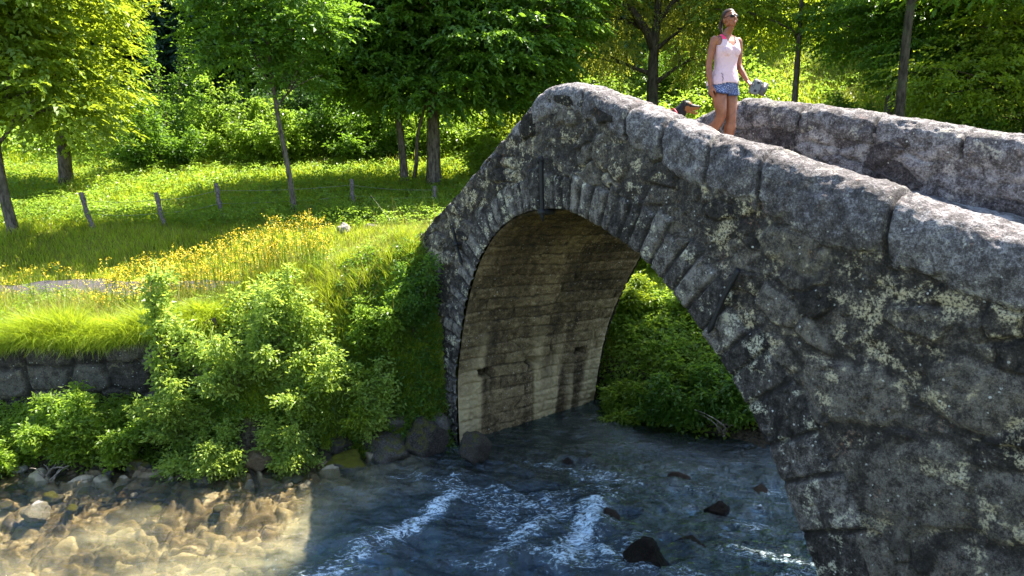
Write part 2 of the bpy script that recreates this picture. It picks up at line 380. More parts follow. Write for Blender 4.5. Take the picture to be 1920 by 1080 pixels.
# end face of the wall at the left abutment + base
b = MB(); L2 = np.array(LEFT); n = 40; zz = np.linspace(-1.36, -5.1, n); tl = np.interp(-zz, -L2[:, 1], L2[:, 0])
oo = np.linspace(0, WID, 34); TT, OO = np.meshgrid(tl, oo, indexing='ij'); ZZ = np.broadcast_to(zz[:, None], TT.shape)
V = BW(TT.ravel(), OO.ravel(), ZZ.ravel()); V = V + .03 * fbm(V * 4, 4, 9)[:, None] * -AX * ((OO.ravel() > .05))[:, None]
bpart("abutment_end", np_mesh("abutment_end", V, grid_q(n, 34), None, {"tone": np.full(len(V), .5), "mortar": np.zeros(len(V))}), M['spandrel'])
# far face (polygon, coarser)
tf = np.arange(-3.4, 8.4, .08); FS, FU = resample(FARC, 260)
polyF = np.concatenate([np.stack([tf, ftop(tf) - .2], 1), [(8.4, -5.1)], FS[::-1][::3], [(-3.3, -5.1)]])
t2, z2, Q2, _ = masked_face(polyF, .04, (-3.5, 8.4, -5.12, .7))
r2_ = face_relief(t2, z2)
bpart("far_spandrel_wall", np_mesh("far_spandrel_wall", BW(t2, WID + r2_[0], z2), Q2[:, ::-1], None, {"tone": r2_[2], "mortar": r2_[1]}), M['spandrel'])
# soffit: loft near intrados -> far intrados
ns, nw = 640, 210
A2, AU2 = resample(ARC, ns); F2_, _ = resample(FARC, ns)
S_, W_ = np.meshgrid(np.arange(ns), np.linspace(0, 1, nw), indexing='ij')
TTt = A2[S_, 0] * (1 - W_) + F2_[S_, 0] * W_; ZZt = A2[S_, 1] * (1 - W_) + F2_[S_, 1] * W_
T1 = np.gradient(A2, axis=0); T1 /= np.linalg.norm(T1, axis=1)[:, None]; NRM = np.stack([T1[:, 1], -T1[:, 0]], 1)   # into the opening
s_ = AU2[S_].ravel(); wv = (W_ * WID).ravel()
Pn = v3(s_, wv); crs = .20; wob = .03 * vnoise(Pn * 1.7, 31) + .012 * vnoise(Pn * 6, 32); row = np.floor((s_ + wob) / crs); fr = (s_ + wob) / crs - row
hr = hsh(row, np.full(len(row), 3)); bl = .9 + .8 * hr; col = np.floor(wv / bl + hr * 7 + .08 * vnoise(Pn * 4, 33)); fc = wv / bl + hr * 7 + .08 * vnoise(Pn * 4, 33) - col
ed = np.minimum(np.minimum(fr, 1 - fr) * crs, np.minimum(fc, 1 - fc) * bl); hb = hsh(row, col, np.full(len(row), 5))
mort_s = (1 - ss(.002, .018, ed + .012 * vnoise(Pn * 13, 35))) * ss(-.5, .5, vnoise(Pn * 3, 36)); rel_s = .022 * ss(0, .03, ed) + .010 * (hb - .5) + .016 * fbm(Pn * 4, 4, 37) + .008 * fbm(Pn * 21, 3, 39)
for (ha, hw_) in ((1.72, .45), (1.78, 1.32), (1.80, 2.3)):      # putlog holes, recessed, with the shade inside painted dark via the mortar mask
    m = (np.abs(s_ - ha) < .075) & (np.abs(wv - hw_) < .13); rel_s[m] -= .22; mort_s[m] = 1
# mineral curtain low on the pier
cur = ss(.42, .72, .5 + .5 * vnoise(v3(wv * 3.4, s_ * .5), 44) + .25 * vnoise(v3(wv * 11, s_ * .8), 45)) * ss(2.35, 1.2, s_ + .5 * vnoise(v3(wv * 5, 1), 46)) * (s_ < 3)
rel_s += cur * (.022 + .014 * vnoise(Pn * 30, 47))
edgefade = np.minimum(wv, WID - wv); rel_s *= ss(-.02, .05, edgefade)
nn = NRM[S_].reshape(-1, 2)
tb = TTt.ravel() + nn[:, 0] * rel_s; zb = ZZt.ravel() + nn[:, 1] * rel_s
Vs = BW(tb, wv, zb)
def soffit_mat():
    m = stone_mat("soffit_masonry", (.034, .024, .012), (.135, .096, .048), (.32, .24, .125), .25, (.5, .40, .22), .6, bump=.7)
    n = m.node_tree; pb = n.nodes["Principled BSDF"]; src = pb.inputs["Base Color"].links[0].from_socket
    a = n.nodes.new("ShaderNodeAttribute"); a.attribute_name = "curtain"; mx = n.nodes.new("ShaderNodeMix"); mx.data_type = 'RGBA'
    n.links.new(a.outputs["Fac"], mx.inputs[0]); n.links.new(src, mx.inputs[6]); mx.inputs[7].default_value = (.50, .40, .22, 1); n.links.new(mx.outputs[2], pb.inputs["Base Color"]); return m
bpart("arch_soffit", np_mesh("arch_soffit", Vs, grid_q(ns, nw)[:, ::-1], None, {"tone": .30 + .5 * (hb - .5) + .9 * fbm(v3(wv * 4.2, s_ * .55), 4, 49) * .5 + .25 * ss(3.2, 1.6, s_) - .35 * ss(.1, .6, fbm(v3(wv * 1.4, s_ * .9), 3, 50)), "mortar": mort_s * (1 - cur), "curtain": cur * .8}), soffit_mat())

# coping stones -------------------------------------------------
def coping_stone(t0, t1, top, oc, hw, hh, seed, squash=2.5, mat='coping', sag=0.):
    L = t1 - t0; nu = max(12, int(L / .016)); nv = 84 if mat == 'coping' else 60
    u = np.linspace(0, 1, nu); a = np.linspace(0, 2 * np.pi, nv, endpoint=False)
    U, A_ = np.meshgrid(u, a, indexing='ij'); U = U.ravel(); A_ = A_.ravel()
    k = 2 / squash; cx = np.sign(np.cos(A_)) * np.abs(np.cos(A_)) ** k; cz = np.sign(np.sin(A_)) * np.abs(np.sin(A_)) ** k
    rr = np.random.RandomState(seed); e = np.minimum(U, 1 - U) * L
    pin = .965 + .035 * ss(0, .04, e); pin = np.where(e < 1e-6, .5, pin)
    h2 = hh * (1 + rr.uniform(-.04, .04)); t = t0 + U * L
    bel = np.where(cz < 0, 1 + sag * np.sin(np.pi * U) + .12 * vnoise(v3(t * 2.2, seed), 5), 1)
    z = top(t) - hh + cz * h2 * pin * bel + (pin - 1) * .05; o = oc + cx * hw * pin + rr.uniform(-.012, .012)
    V = BW(t, o, z); Nn = cx[:, None] * NN[None] * 1.0 + cz[:, None] * np.array([[0, 0, 1.0]])
    Nn /= np.linalg.norm(Nn, axis=1)[:, None] + 1e-9
    d = .018 * fbm(V * 2.6, 3, 20) + .009 * fbm(V * 9, 4, 23, .6) + .006 * fbm(V * 34, 2, 7)
    d = d - .022 * ss(.15, .5, fbm(V * 6.5, 2, 51)) * (cx < .3)
    V = V + Nn * d[:, None]
    tone = np.full(len(V), rr.uniform(.35, .65)); mo = (1 - ss(.0, .03, e)) * .8
    return np_mesh("coping_stone", V, grid_q(nu, nv, True), None, {"tone": tone, "mortar": mo})
nj = [-3.66, -2.95, -2.2, -1.5, -.80, .10, .76, 1.22, 1.76, 2.30, 3.35, 4.35, 5.4, 6.5, 7.6]
def hh_at(t): return float(np.interp(t, [-3.6, -1, .2, 1.5, 2.2, 8], [.13, .14, .20, .24, .265, .27]))
def hw_at(t): return float(np.interp(t, [-3.6, -1.2, .2, 1.5, 8], [.20, .22, .25, .265, .27]))
def oc_at(t): return float(np.interp(t, [-3.6, -1.2, .2, 1.5, 8], [.215, .21, .20, .20, .20]))
near_cop = [];
for i in range(len(nj) - 1):
    a, c = nj[i] + .004, nj[i + 1] - .004; tm = (a + c) / 2
    near_cop.append(bpart("coping_stone", coping_stone(a, c, ntop, oc_at(tm), hw_at(tm), hh_at(tm), 20 + i, 2.9, sag=.12 if tm > 1 else .03), M['coping']))
fj = [-3.4, -2.6, -1.8, -1.1, -.45, .38, 1.12, 1.98, 2.82, 3.7, 4.6, 5.6, 6.6, 7.6]
for i in range(len(fj) - 1):
    bpart("coping_stone", coping_stone(fj[i] + .004, fj[i + 1] - .004, ftop, WID - .22, .25, .19, 60 + i, 2.5, 'coping', sag=.2), M['coping'])
# inner faces of both parapets
def inner_face(o, top, drop, flip, name, mat, sgn):
    tl_ = np.arange(-3.5, 8.4, .025); nv = 36; v = np.linspace(0, 1, nv)
    Tm, Vm = np.meshgrid(tl_, v, indexing='ij'); Tm = Tm.ravel(); Vm = Vm.ravel()
    z = (dkz(Tm) - .06) * (1 - Vm) + (top(Tm) - drop) * Vm; P = v3(Tm, z)
    e, r1, r2 = voro(np.stack([(Tm + .08 * vnoise(P * 3, 1)) * 2.6, (z + .06 * vnoise(P * 4, 2)) * 5.5], 1), 91, .8)
    rel = .04 * r1 * ss(.02, .3, e) + .025 * fbm(P * 4.5, 4, 21) + .012 * fbm(P * 17, 3, 23)
    me = np_mesh(name, BW(Tm, o + sgn * rel, z), grid_q(len(tl_), nv) if flip else grid_q(len(tl_), nv)[:, ::-1], None, {"tone": r2, "mortar": .55 * (1 - ss(.02, .12, e))})
    bpart(name, me, mat)
inner_face(.42, ntop, .2, True, "parapet_inner_face", M['farwall'], 1)
inner_face(WID - .42, ftop, .2, False, "parapet_inner_face", M['farwall'], -1)
# deck (worn slabs)
tl_ = np.arange(-6, 8.4, .04); oo = np.linspace(.36, WID - .36, 50); Tm, Om = np.meshgrid(tl_, oo, indexing='ij'); Tm = Tm.ravel(); Om = Om.ravel()
e, r1, r2 = voro(np.stack([Tm * 5, Om * 5], 1), 13, .8)
bpart("deck_paving", np_mesh("deck_paving", BW(Tm, Om, dkz(Tm) + .02 * ss(.02, .2, e) * r1 + .012 * fbm(v3(Tm * 3, Om * 3), 3, 2)), grid_q(len(tl_), 50)[:, ::-1], None, {"tone": r2, "mortar": 1 - ss(.03, .15, e)}), M['deck'])
# iron tie anchors on the near face
def anchor(pts, o=-.095, rad=.016, cross=None, knob=True):
    b = MB(); P = np.array(pts, float); m = 14; k = np.linspace(0, len(P) - 1, m)
    t = np.interp(k, range(len(P)), P[:, 0]); z = np.interp(k, range(len(P)), P[:, 1])
    r = rad * np.interp(np.linspace(0, 1, m), [0, .1, .8, .93, 1], [1, 1.1, 1.0, 1.3, .25])
    V = BW(t, o, z); b.tube(V, np.stack([r * .8, r * 1.1], 1), 8)
    if cross is not None:
        c = BW([cross[0] - .06, cross[0], cross[0] + .06], o - .012, [cross[1] + .015, cross[1], cross[1] + .012]); b.tube(c, [rad * .7, rad * 1.4, rad * .7], 8)
        c = BW([cross[0], cross[0]], [o - .03, .05], [cross[1], cross[1]]); b.tube(c, rad * 1.1, 8)
    if knob:
        c = BW([P[0, 0] - .045, P[0, 0] - .02, P[0, 0] + .012, P[0, 0] + .03], o - .01, [P[0, 1] - .03, P[0, 1] + .02, P[0, 1] + .028, P[0, 1] - .01]); b.tube(c, rad * .8, 8)
    o_ = bpart("iron_anchor", b.mesh("iron_anchor"), M['iron']); return o_
anchor([(-.47, -.19), (-.465, -.4), (-.44, -.88)], -.115, .030, (-.445, -.775))
anchor([(-2.43, -1.15), (-2.36, -1.36), (-2.20, -1.64)], -.11, .025, (-2.355, -1.37), False)
anchor([(2.21, -1.04), (2.08, -1.30), (1.94, -1.66)], -.115, .026, None, False)

# ------------------------------------------------------------------ terrain
SH_X = [-40, -7, -4.7, -2.5, -.8, 1, 3.6, 8, 40]; SH_Y = [8.0, 8.38, 8.40, 8.72, 9.3, 9.65, 9.25, 9.5, 9.8]
def shore(x): return np.interp(x, SH_X, SH_Y)
WALL_Y = 9.75
def Hs(x, y):
    x = np.asarray(x, float); y = np.asarray(y, float)
    yb = shore(x) + .12 * np.sin(x * 2.3) + .07 * np.sin(x * 5.9 + 1)
    plate = -2.84 + 1.20 * ss(-6.2, -1.5, x)
    emb = np.interp(y, [10, 13.5, 15.3, 17.2, 22, 28, 33, 44, 90], [-2.80, -2.72, -2.15, -1.95, -1.35, -.5, 1.3, 7.5, 42])
    emb = emb + .020 * np.clip(x, 0, 14) * np.clip(y - 17, 0, 16) + .3 * ss(-6, 0, x) * ss(14.5, 16.5, y) * 0
    back = plate * (1 - ss(10.9, 12.6, y)) + emb * ss(10.9, 12.6, y)
    lowL = np.interp((y - yb), [-9, -4, -1.2, -.1, .35, .6, 1.2, 1.6], [-5.7, -5.6, -5.3, -4.78, -4.42, -4.18, -3.95, -3.8])
    q = ss(-4.75, -4.0, x); stp = ss(WALL_Y - .06, WALL_Y + .06, y + .03 * np.sin(x * 3)); slp = np.clip((y - (yb + .25)) / np.maximum(np.interp(x, [-4.5, -2.9, -1.5], [10.3, 11.1, 10.6]) - (yb + .25), .5), 0, 1) ** .9
    left = lowL + (back - lowL) * (stp * (1 - q) + slp * q)
    up = np.interp(y - yb, [-9, -4, -1.2, 0, .6, 2.0, 4.0, 6.6], [-5.3, -5.1, -4.75, -4.42, -4.15, -3.55, -2.95, -2.35])
    right = up + (emb - up) * ss(14.5, 17.5, y)
    t, o = TO(x, y)
    k = np.maximum(ss(.2, 1.5, x), ss(-2.95, -2.62, t) * ss(-.35, -.05, o))
    right = right - np.maximum(right + 4.66, 0) * ss(-.7, -.1, o) * ss(3.5, 2.9, o) * ss(6.5, 4.5, t) * ss(-3.6, -2.8, t) * .85
    h = left * (1 - k) + right * k
    t, o = TO(x, y)
    # approach at the far end of the bridge
    hump = ss(-2.7, -3.3, t) * ss(-9.5, -6, t) * ss(-1.5, .1, o) * ss(4.4, 2.6, o) * ss(9.0, 10.4, y)
    h = h + (np.maximum(np.interp(t, [-12, -6, -3.5], [-2.7, -2.1, -1.66]), h) - h) * hump
    # near bank under and behind the viewpoint
    nb = ss(4.4, 6.6, t + .5 * ss(3, 0, y)) * ss(8.5, 7.0, y); h = h + (-1.75 - h) * nb
    return h
def H(x, y):
    x = np.asarray(x, float).ravel(); y = np.asarray(y, float).ravel(); h = Hs(x, y)
    P = v3(x, y); return h + (.07 * fbm(P * .8, 3, 3) + .03 * fbm(P * 3, 3, 5)) * ss(8.3, 9.6, y)
xs = np.concatenate([np.linspace(-60, -13, 48)[:-1], np.arange(-13, 14, .11), np.linspace(14, 60, 48)[1:]])
ys = np.concatenate([np.linspace(-30, 2, 20)[:-1], np.linspace(2, 8, 30)[:-1], np.arange(8, 18, .08), np.linspace(18, 34, 90)[:-1] + .08, np.linspace(34, 95, 60)])
GX, GY = np.meshgrid(xs, ys, indexing='ij'); gx = GX.ravel(); gy = GY.ravel(); gz = H(gx, gy)
m = NT("ground_earth")
dirt = m.attr("dirt"); n = m.noise(1.2, 6, .65); n2 = m.noise(18, 5, .7)
g = m.mix(m.rng(n, .35, .65), (.10, .14, .014), (.21, .24, .028)); g = m.mix(m.rng(n2, .45, .7, 0, .45), g, (.14, .11, .045))
d = m.mix(m.rng(n2, .35, .65), (.022, .017, .010), (.10, .082, .055))
c = m.mix(dirt, g, d); ground_mat = m.done(c, .95, m.bump(m.math('ADD', n2, m.noise(70, 4)), .8, .04), .1)
slope_d = np.clip(ss(-3.55, -3.9, gz) + (ss(36, 40, gy)) * .8, 0, 1)
ground = link("ground", np_mesh("ground", np.stack([gx, gy, gz], 1), grid_q(len(xs), len(ys)), None, {"dirt": slope_d}), ground_mat)
kind(ground, "structure")

# riverbed of rounded cobbles in the seen reach (pebble pavement), denser than the coarse sheet
bx = np.arange(-8.6, 6.2, .026); by = np.arange(4.6, 10.4, .026); X, Y = np.meshgrid(bx, by, indexing='ij'); X = X.ravel(); Y = Y.ravel()
P = v3(X, Y); wx = X + .16 * vnoise(P * 3, 1) + .06 * vnoise(P * 8, 11); wy = Y + .16 * vnoise(P * 3, 2) + .05 * vnoise(P * 9, 12)
e, r1, r2 = voro(np.stack([wx * 3.9, wy * 6.4], 1), 5, 1.0); e2, q1, q2 = voro(np.stack([wx * 8, wy * 14], 1), 6, 1.0)
dpt = np.interp(Y - shore(X), [-6, -2.6, -1.4, -.6, -.1, .2, .9], [-.75, -.60, -.36, -.18, -.06, .03, .22])
big = ss(.40, .55, r1); rel = (.095 * big * (1 - (1 - ss(0, .55, e)) ** 2) + .045 * (1 - big) * ss(0, .5, e2) * (.3 + q1))
Z = WATER + dpt - .05 + rel + .03 * fbm(P * 6, 3, 9)
keep = (Y - shore(X) < np.interp(X, [-1.6, -.9], [.22, -.35]))
Qb = grid_q(len(bx), len(by)); Qb = Qb[keep[Qb].all(1)]
m = NT("riverbed_cobbles"); tone = m.attr("tone"); mo = m.attr("mortar"); n2 = m.noise(14, 6, .65)
c = m.ramp(m.math('ADD', m.math('MULTIPLY', tone, .52), m.math('MULTIPLY', m.noise(7, 8, .74), .48)), [(.22, (.025, .018, .010)), (.40, (.085, .062, .034)), (.56, (.17, .125, .066)), (.78, (.34, .29, .20))])
c = m.mix(m.math('MULTIPLY', mo, .85), c, (.018, .013, .008)); bedm = m.done(c, .6, m.bump(m.noise(40, 5), .5, .02), .3)
bed = link("riverbed", np_mesh("riverbed", np.stack([X, Y, Z], 1), Qb, None, {"tone": np.where(big > .5, r2, q2), "mortar": np.where(big > .5, 1 - ss(0, .12, e), 1 - ss(0, .16, e2))}), bedm); kind(bed, "structure")

# water -----------------------------------------------------------
ROCKS_IN = [(1.30, 7.52, .30, .22), (1.62, 6.75, .36, .32), (1.25, 6.62, .24, .10), (1.0, 8.75, .12, .1), (-.86, 8.25, .16, .05)]
wx_ = np.arange(-8.4, 6.2, .024); wy_ = np.arange(4.6, 11.9, .026); X, Y = np.meshgrid(wx_, wy_, indexing='ij'); X = X.ravel(); Y = Y.ravel()
P = v3(X, Y)
U = X * .94 - Y * .34; Vv = X * .34 + Y * .94            # flow along U, to the left and towards the viewer
adv = v3(U * .9 + .35 * vnoise(P * 1.1, 2), Vv * 2.2)
rough = ss(-3.6, -1.2, X) * .7 + .5
wav = .045 * fbm(adv * 1.7, 3, 21, .5) * rough + .022 * (1 - 2 * np.abs(vnoise(v3(U * 3 + .5 * vnoise(P * 3, 6), Vv * 6), 24))) * rough + .011 * fbm(v3(U * 7, Vv * 12), 2, 25, .6) * rough
def blob(cx, cy, lx, ly, ang):
    ca, sa = math.cos(ang), math.sin(ang); a = ((X - cx) * ca + (Y - cy) * sa) / lx; b_ = (-(X - cx) * sa + (Y - cy) * ca) / ly
    return np.exp(-(a * a + b_ * b_) * 1.3)
def wp(x, y):
    d0 = (x - 960) / 1280; v = (540 - y) / 1280; cp, sp = math.cos(R(PITCH)), math.sin(R(PITCH)); dy = cp + v * sp; dz = -sp + v * cp; s = WATER / dz; return d0 * s, dy * s
foam = np.zeros(len(X))
def streak(pts, wid, amp):
    global foam, wav
    W = np.array([wp(*p) for p in pts]); W = resample(W, 40)[0]
    d = np.full(len(X), 9.0)
    for w_ in W: d = np.minimum(d, np.hypot(X - w_[0], Y - w_[1]))
    f = np.exp(-(d / (wid * 1.45)) ** 2) * amp; foam = np.maximum(foam, f); wav = wav + .05 * f
streak([(848, 930), (820, 955), (780, 985), (735, 1008)], .13, 1.0); streak([(735, 1008), (690, 1025), (650, 1060), (590, 1085)], .18, .72)
streak([(960, 930), (925, 945), (915, 965)], .09, .5); streak([(1115, 955), (1100, 985), (1090, 1015), (1060, 1050)], .17, 1.0)
streak([(1060, 965), (1000, 985), (960, 1020)], .17, .75); streak([(1000, 1000), (960, 1030), (930, 1045)], .13, .8); streak([(1000, 1040), (1060, 1050), (1130, 1040)], .10, .8)
streak([(1240, 920), (1230, 940), (1260, 955)], .09, .4); streak([(1330, 905), (1350, 925)], .08, .35); streak([(1160, 900), (1080, 930)], .08, .35); streak([(700, 1000), (640, 1010)], .1, .35)
streak([(1120, 1035), (1160, 1050)], .07, .9)
fn = fbm(v3(U * 7 + .8 * vnoise(P * 5, 7), Vv * 13), 4, 41, .65) * .5 + .5
lowf = fbm(v3(U * 1.2 + .5 * vnoise(P * 1.5, 4), Vv * 3.2), 3, 71) * .5 + .5; foam_s = np.maximum(foam, .62 * ss(.50, .82, lowf) * ss(-2.6, -1.4, X) * ss(.0, -.8, Y - shore(X))); fn2 = 1 - np.abs(fbm(v3(U * 9 + .8 * vnoise(P * 4, 7), Vv * 15), 3, 43, .6)); fn = .5 * fn + .5 * ss(.45, 1, fn2)
foam_m = .9 * ss(.58, .98, foam * .58 + fn * .46)
foam_m = np.maximum(foam_m, .35 * ss(.62, .8, fn) * ss(.15, .6, foam))
for (rx, ry, rr_, rh) in ROCKS_IN[:3]:
    d = np.hypot(X - rx, Y - ry); wav += .05 * np.exp(-((d - rr_) / .12) ** 2); foam_s = np.maximum(foam_s, .6 * np.exp(-((d - rr_) / .12) ** 2) * ss(-.2, .2, rx - X + .1))
Z = WATER + wav + foam_m * .02 * fbm(v3(X * 22, Y * 22), 3, 5)
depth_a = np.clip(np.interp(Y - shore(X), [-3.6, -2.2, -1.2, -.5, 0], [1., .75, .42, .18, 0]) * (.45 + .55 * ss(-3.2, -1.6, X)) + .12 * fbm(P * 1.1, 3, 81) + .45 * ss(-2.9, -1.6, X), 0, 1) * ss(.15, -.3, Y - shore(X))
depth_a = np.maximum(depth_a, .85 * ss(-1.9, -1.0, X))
calm = ss(-.4, .4, X * 0 + (Y - shore(X)) + .5); Z = WATER + (Z - WATER) * (1 - .6 * calm)
m = NT("clear_stream_water"); fo = m.attr("foam")
vec = m.n("ShaderNodeMapping"); m.set(vec.inputs["Vector"], m.tc.outputs["Object"]); vec.inputs["Rotation"].default_value = (0, 0, .35); vec.inputs["Scale"].default_value = (1, 2.0, 1)
bh = m.math('ADD', m.noise(5, 4, .6, vec.outputs[0], .6), m.math('MULTIPLY', m.noise(19, 3, .6, vec.outputs[0], .4), .30))
bh = m.math('ADD', bh, m.math('MULTIPLY', m.noise(11, 5, .65, vec.outputs[0], 1.0), .5)); nb = m.bump(bh, 1.0, .045)
gl = m.n("ShaderNodeBsdfGlossy"); gl.inputs["Roughness"].default_value = .03; gl.inputs["Color"].default_value = (.62, .84, 1, 1); m.set(gl.inputs["Normal"], nb)
tr = m.n("ShaderNodeBsdfTransparent"); m.set(tr.inputs["Color"], m.ramp(m.attr("depth"), [(0, (.90, .86, .74)), (.25, (.78, .76, .60)), (.55, (.50, .56, .46)), (1, (.07, .12, .15))]))
fr = m.n("ShaderNodeFresnel"); fr.inputs["IOR"].default_value = 1.45; m.set(fr.inputs["Normal"], nb)
mx = m.n("ShaderNodeMixShader"); m.set(mx.inputs[0], m.math('MULTIPLY', m.math('ADD', m.math('MULTIPLY', fr.outputs[0], 1.7), .02, clamp=True), m.rng(m.attr("depth"), 0, .8, .65, 1.05))); m.t.links.new(tr.outputs[0], mx.inputs[1]); m.t.links.new(gl.outputs[0], mx.inputs[2])
m.done((.62, .78, .86), .6, None, .3)
mk = m.n("ShaderNodeBsdfDiffuse"); mk.inputs[0].default_value = (.46, .40, .22, 1); mm_ = m.n("ShaderNodeMixShader"); m.set(mm_.inputs[0], m.math('MULTIPLY', m.rng(m.noise(1.6, 4, .6, vec.outputs[0]), .3, .7, .05, .24), m.math('MULTIPLY', m.rng(m.attr("depth"), .1, .4), m.rng(m.attr("depth"), .95, .6))))  # milky turbidity that also paints extra brightness into the sunlit shallows
m.t.links.new(tr.outputs[0], mm_.inputs[1]); m.t.links.new(mk.outputs[0], mm_.inputs[2]); m.t.links.new(mm_.outputs[0], mx.inputs[1])
fv = m.n("ShaderNodeMapping"); m.set(fv.inputs["Vector"], m.tc.outputs["Object"]); fv.inputs["Rotation"].default_value = (0, 0, .45); fv.inputs["Scale"].default_value = (1, 2.2, 1)
fno = m.math('ADD', m.math('MULTIPLY', m.noise(9, 8, .72, fv.outputs[0], 1.2), .75), m.math('MULTIPLY', m.noise(34, 4, .7, fv.outputs[0], .5), .25))
fo = m.math('MULTIPLY', m.rng(m.math('ADD', m.math('MULTIPLY', fo, .36), m.math('ADD', m.math('MULTIPLY', m.math('SUBTRACT', fno, .5), 1.5), .5)), .70, .98), .88)
tl2 = m.n("ShaderNodeMixShader"); m.set(tl2.inputs[0], fo); m.t.links.new(mx.outputs[0], tl2.inputs[1]); m.t.links.new(m.p.outputs[0], tl2.inputs[2]); m.t.links.new(tl2.outputs[0], m.out.inputs[0])
water_m = m.m
Qw = grid_q(len(wx_), len(wy_))
xo = np.array([-40, -8.4, 6.176, 40.]); 
mbw = MB().add(np.stack([X, Y, Z], 1), Qw)
x0, x1, y0, y1 = wx_[0], wx_[-1], wy_[0], wy_[-1]
for (a, b_, c_, d_) in ((-40, x0, -12, 12), (x1, 40, -12, 12), (x0, x1, -12, y0)):
    gxx, gyy = np.meshgrid(np.linspace(a, b_, 20), np.linspace(c_, d_, 20), indexing='ij'); mbw.add(np.stack([gxx.ravel(), gyy.ravel(), np.full(400, WATER)], 1), grid_q(20, 20))
stream = link("stream_water", mbw.mesh("stream_water", attrs={"foam": np.concatenate([np.clip(foam_s, 0, 1), np.zeros(1200)]), "depth": np.concatenate([depth_a, np.ones(1200)])}), water_m); kind(stream, "structure")

# path behind the flowers
px_ = np.linspace(-14, -3.4, 140); pc = np.interp(px_, [-14, -9, -6, -3.4], [12.6, 12.55, 12.5, 12.2]); pv = np.linspace(-.75, .75, 16)
X, D_ = np.meshgrid(px_, pv, indexing='ij'); Y = (pc[:, None] + D_).ravel(); X = X.ravel()
m = NT("gravel_path"); n2 = m.noise(60, 5, .7); c = m.mix(m.rng(n2, .35, .65), (.030, .027, .032), (.065, .06, .07)); pm = m.done(c, .9, m.bump(n2, .6, .01), .2)
kind(link("gravel_path", np_mesh("gravel_path", np.stack([X, Y, H(X, Y) + .03 + .02 * np.cos(D_.ravel() * 2)], 1), grid_q(140, 16)), pm), "structure")

# ------------------------------------------------------------------ retaining wall along the left bank
def retaining_wall():
    tx = np.arange(-13, -4.25, .03); nv = 46; v = np.linspace(0, 1, nv); X, V_ = np.meshgrid(tx, v, indexing='ij'); X = X.ravel(); V_ = V_.ravel()
    ztop = -2.84 + 1.1 * ss(-6.2, -1.5, X) - .02; z = -4.6 + (ztop + 4.6) * V_; P = v3(X, z)
    a = X + .08 * vnoise(P * 2, 1); b = z + .06 * vnoise(P * 2.4, 2)
    row = np.floor(b / .36); hr = hsh(row, np.full(len(row), 9)); bw = .62 + .3 * hr; e1, r1, r2 = voro(np.stack([a / .6, b / .40], 1), 33, .55)
    rel = .06 * ss(0, .18, e1) + .05 * (r1 - .5) + .025 * fbm(P * 4, 4, 3) + .01 * fbm(P * 16, 3, 5)
    y = WALL_Y - .12 - rel - .05 * ss(0, .2, 1 - V_) * 0
    me = np_mesh("wall_face", np.stack([X, y, z], 1), grid_q(len(tx), nv), None, {"tone": r2, "mortar": 1 - ss(.02, .14, e1)})
    o = link("retaining_wall", me, M['retain'])
    # top course
    tag(o, "mossy grey stone retaining wall holding up the grassy left bank", "wall"); return o
retaining_wall()

# ------------------------------------------------------------------ rocks
M['rock'] = None
def rock_material(name, dark, mid, light, moss):
    m = NT(name); oi = m.n("ShaderNodeObjectInfo"); n1 = m.noise(3, 6, .65); n2 = m.noise(16, 7, .7); g = m.n("ShaderNodeNewGeometry")
    c = m.ramp(m.math('ADD', m.math('MULTIPLY', n2, .8), m.math('MULTIPLY', oi.outputs["Random"], .22)), [(.32, dark), (.5, mid), (.72, light)])
    sx = m.n("ShaderNodeSeparateXYZ"); m.set(sx.inputs[0], g.outputs["Normal"])
    mk = m.math('MULTIPLY', m.rng(sx.outputs[2], .2, .75), m.rng(n1, .62 - moss * .35, .72 - moss * .35))
    c = m.mix(m.math('MULTIPLY', mk, min(1, moss * 1.4)), c, m.mix(n2, (.05, .055, .008), (.20, .19, .02)))
    return m.done(c, .7, m.bump(m.math('ADD', n2, m.noise(60, 4)), .9, .03), .15)
RM = {'grey': rock_material("boulder_grey", (.022, .019, .016), (.10, .088, .076), (.27, .25, .22), .45), 'moss': rock_material("boulder_mossy", (.03, .028, .022), (.10, .09, .08), (.22, .21, .2), 1.0),
      'pale': rock_material("stone_pale", (.14, .12, .10), (.34, .31, .28), (.58, .55, .52), .05), 'brown': rock_material("stone_brown", (.05, .035, .02), (.17, .12, .07), (.33, .26, .17), .1), 'wet': rock_material("stone_wet", (.006, .005, .004), (.022, .016, .012), (.07, .05, .035), .12)}
RM['wet'].node_tree.nodes["Principled BSDF"].inputs["Roughness"].default_value = .35
def rock_mesh(seed, sub=40, ang=.35):
    th = np.linspace(0, np.pi, sub); ph = np.arange(sub * 2) * np.pi / sub; T_, F_ = np.meshgrid(th, ph, indexing='ij'); T_ = T_.ravel(); F_ = F_.ravel()
    D = np.stack([np.sin(T_) * np.cos(F_), np.sin(T_) * np.sin(F_), np.cos(T_)], 1); r = np.ones(len(D)); rr = np.random.RandomState(seed)
    for _ in range(9):                                   # planar facets give angular blocks
        nrm = rr.normal(size=3); nrm /= np.linalg.norm(nrm); lim = rr.uniform(.62, .9); dd = D @ nrm; cut = np.where(dd > 1e-3, lim / np.maximum(dd, 1e-3), 9)
        r = np.minimum(r, cut * 1.0) * ang + np.minimum(r, cut + .15) * (1 - ang)
    V = D * r[:, None]; V = V * (1 + .16 * fbm(V * 1.5, 3, seed) + .05 * fbm(V * 5, 4, seed + 4, .6))[:, None]
    return np_mesh("rock", V, grid_q(sub, sub * 2, True))
rmesh = [rock_mesh(s, 34 if s < 6 else 14, .97) for s in range(10)]
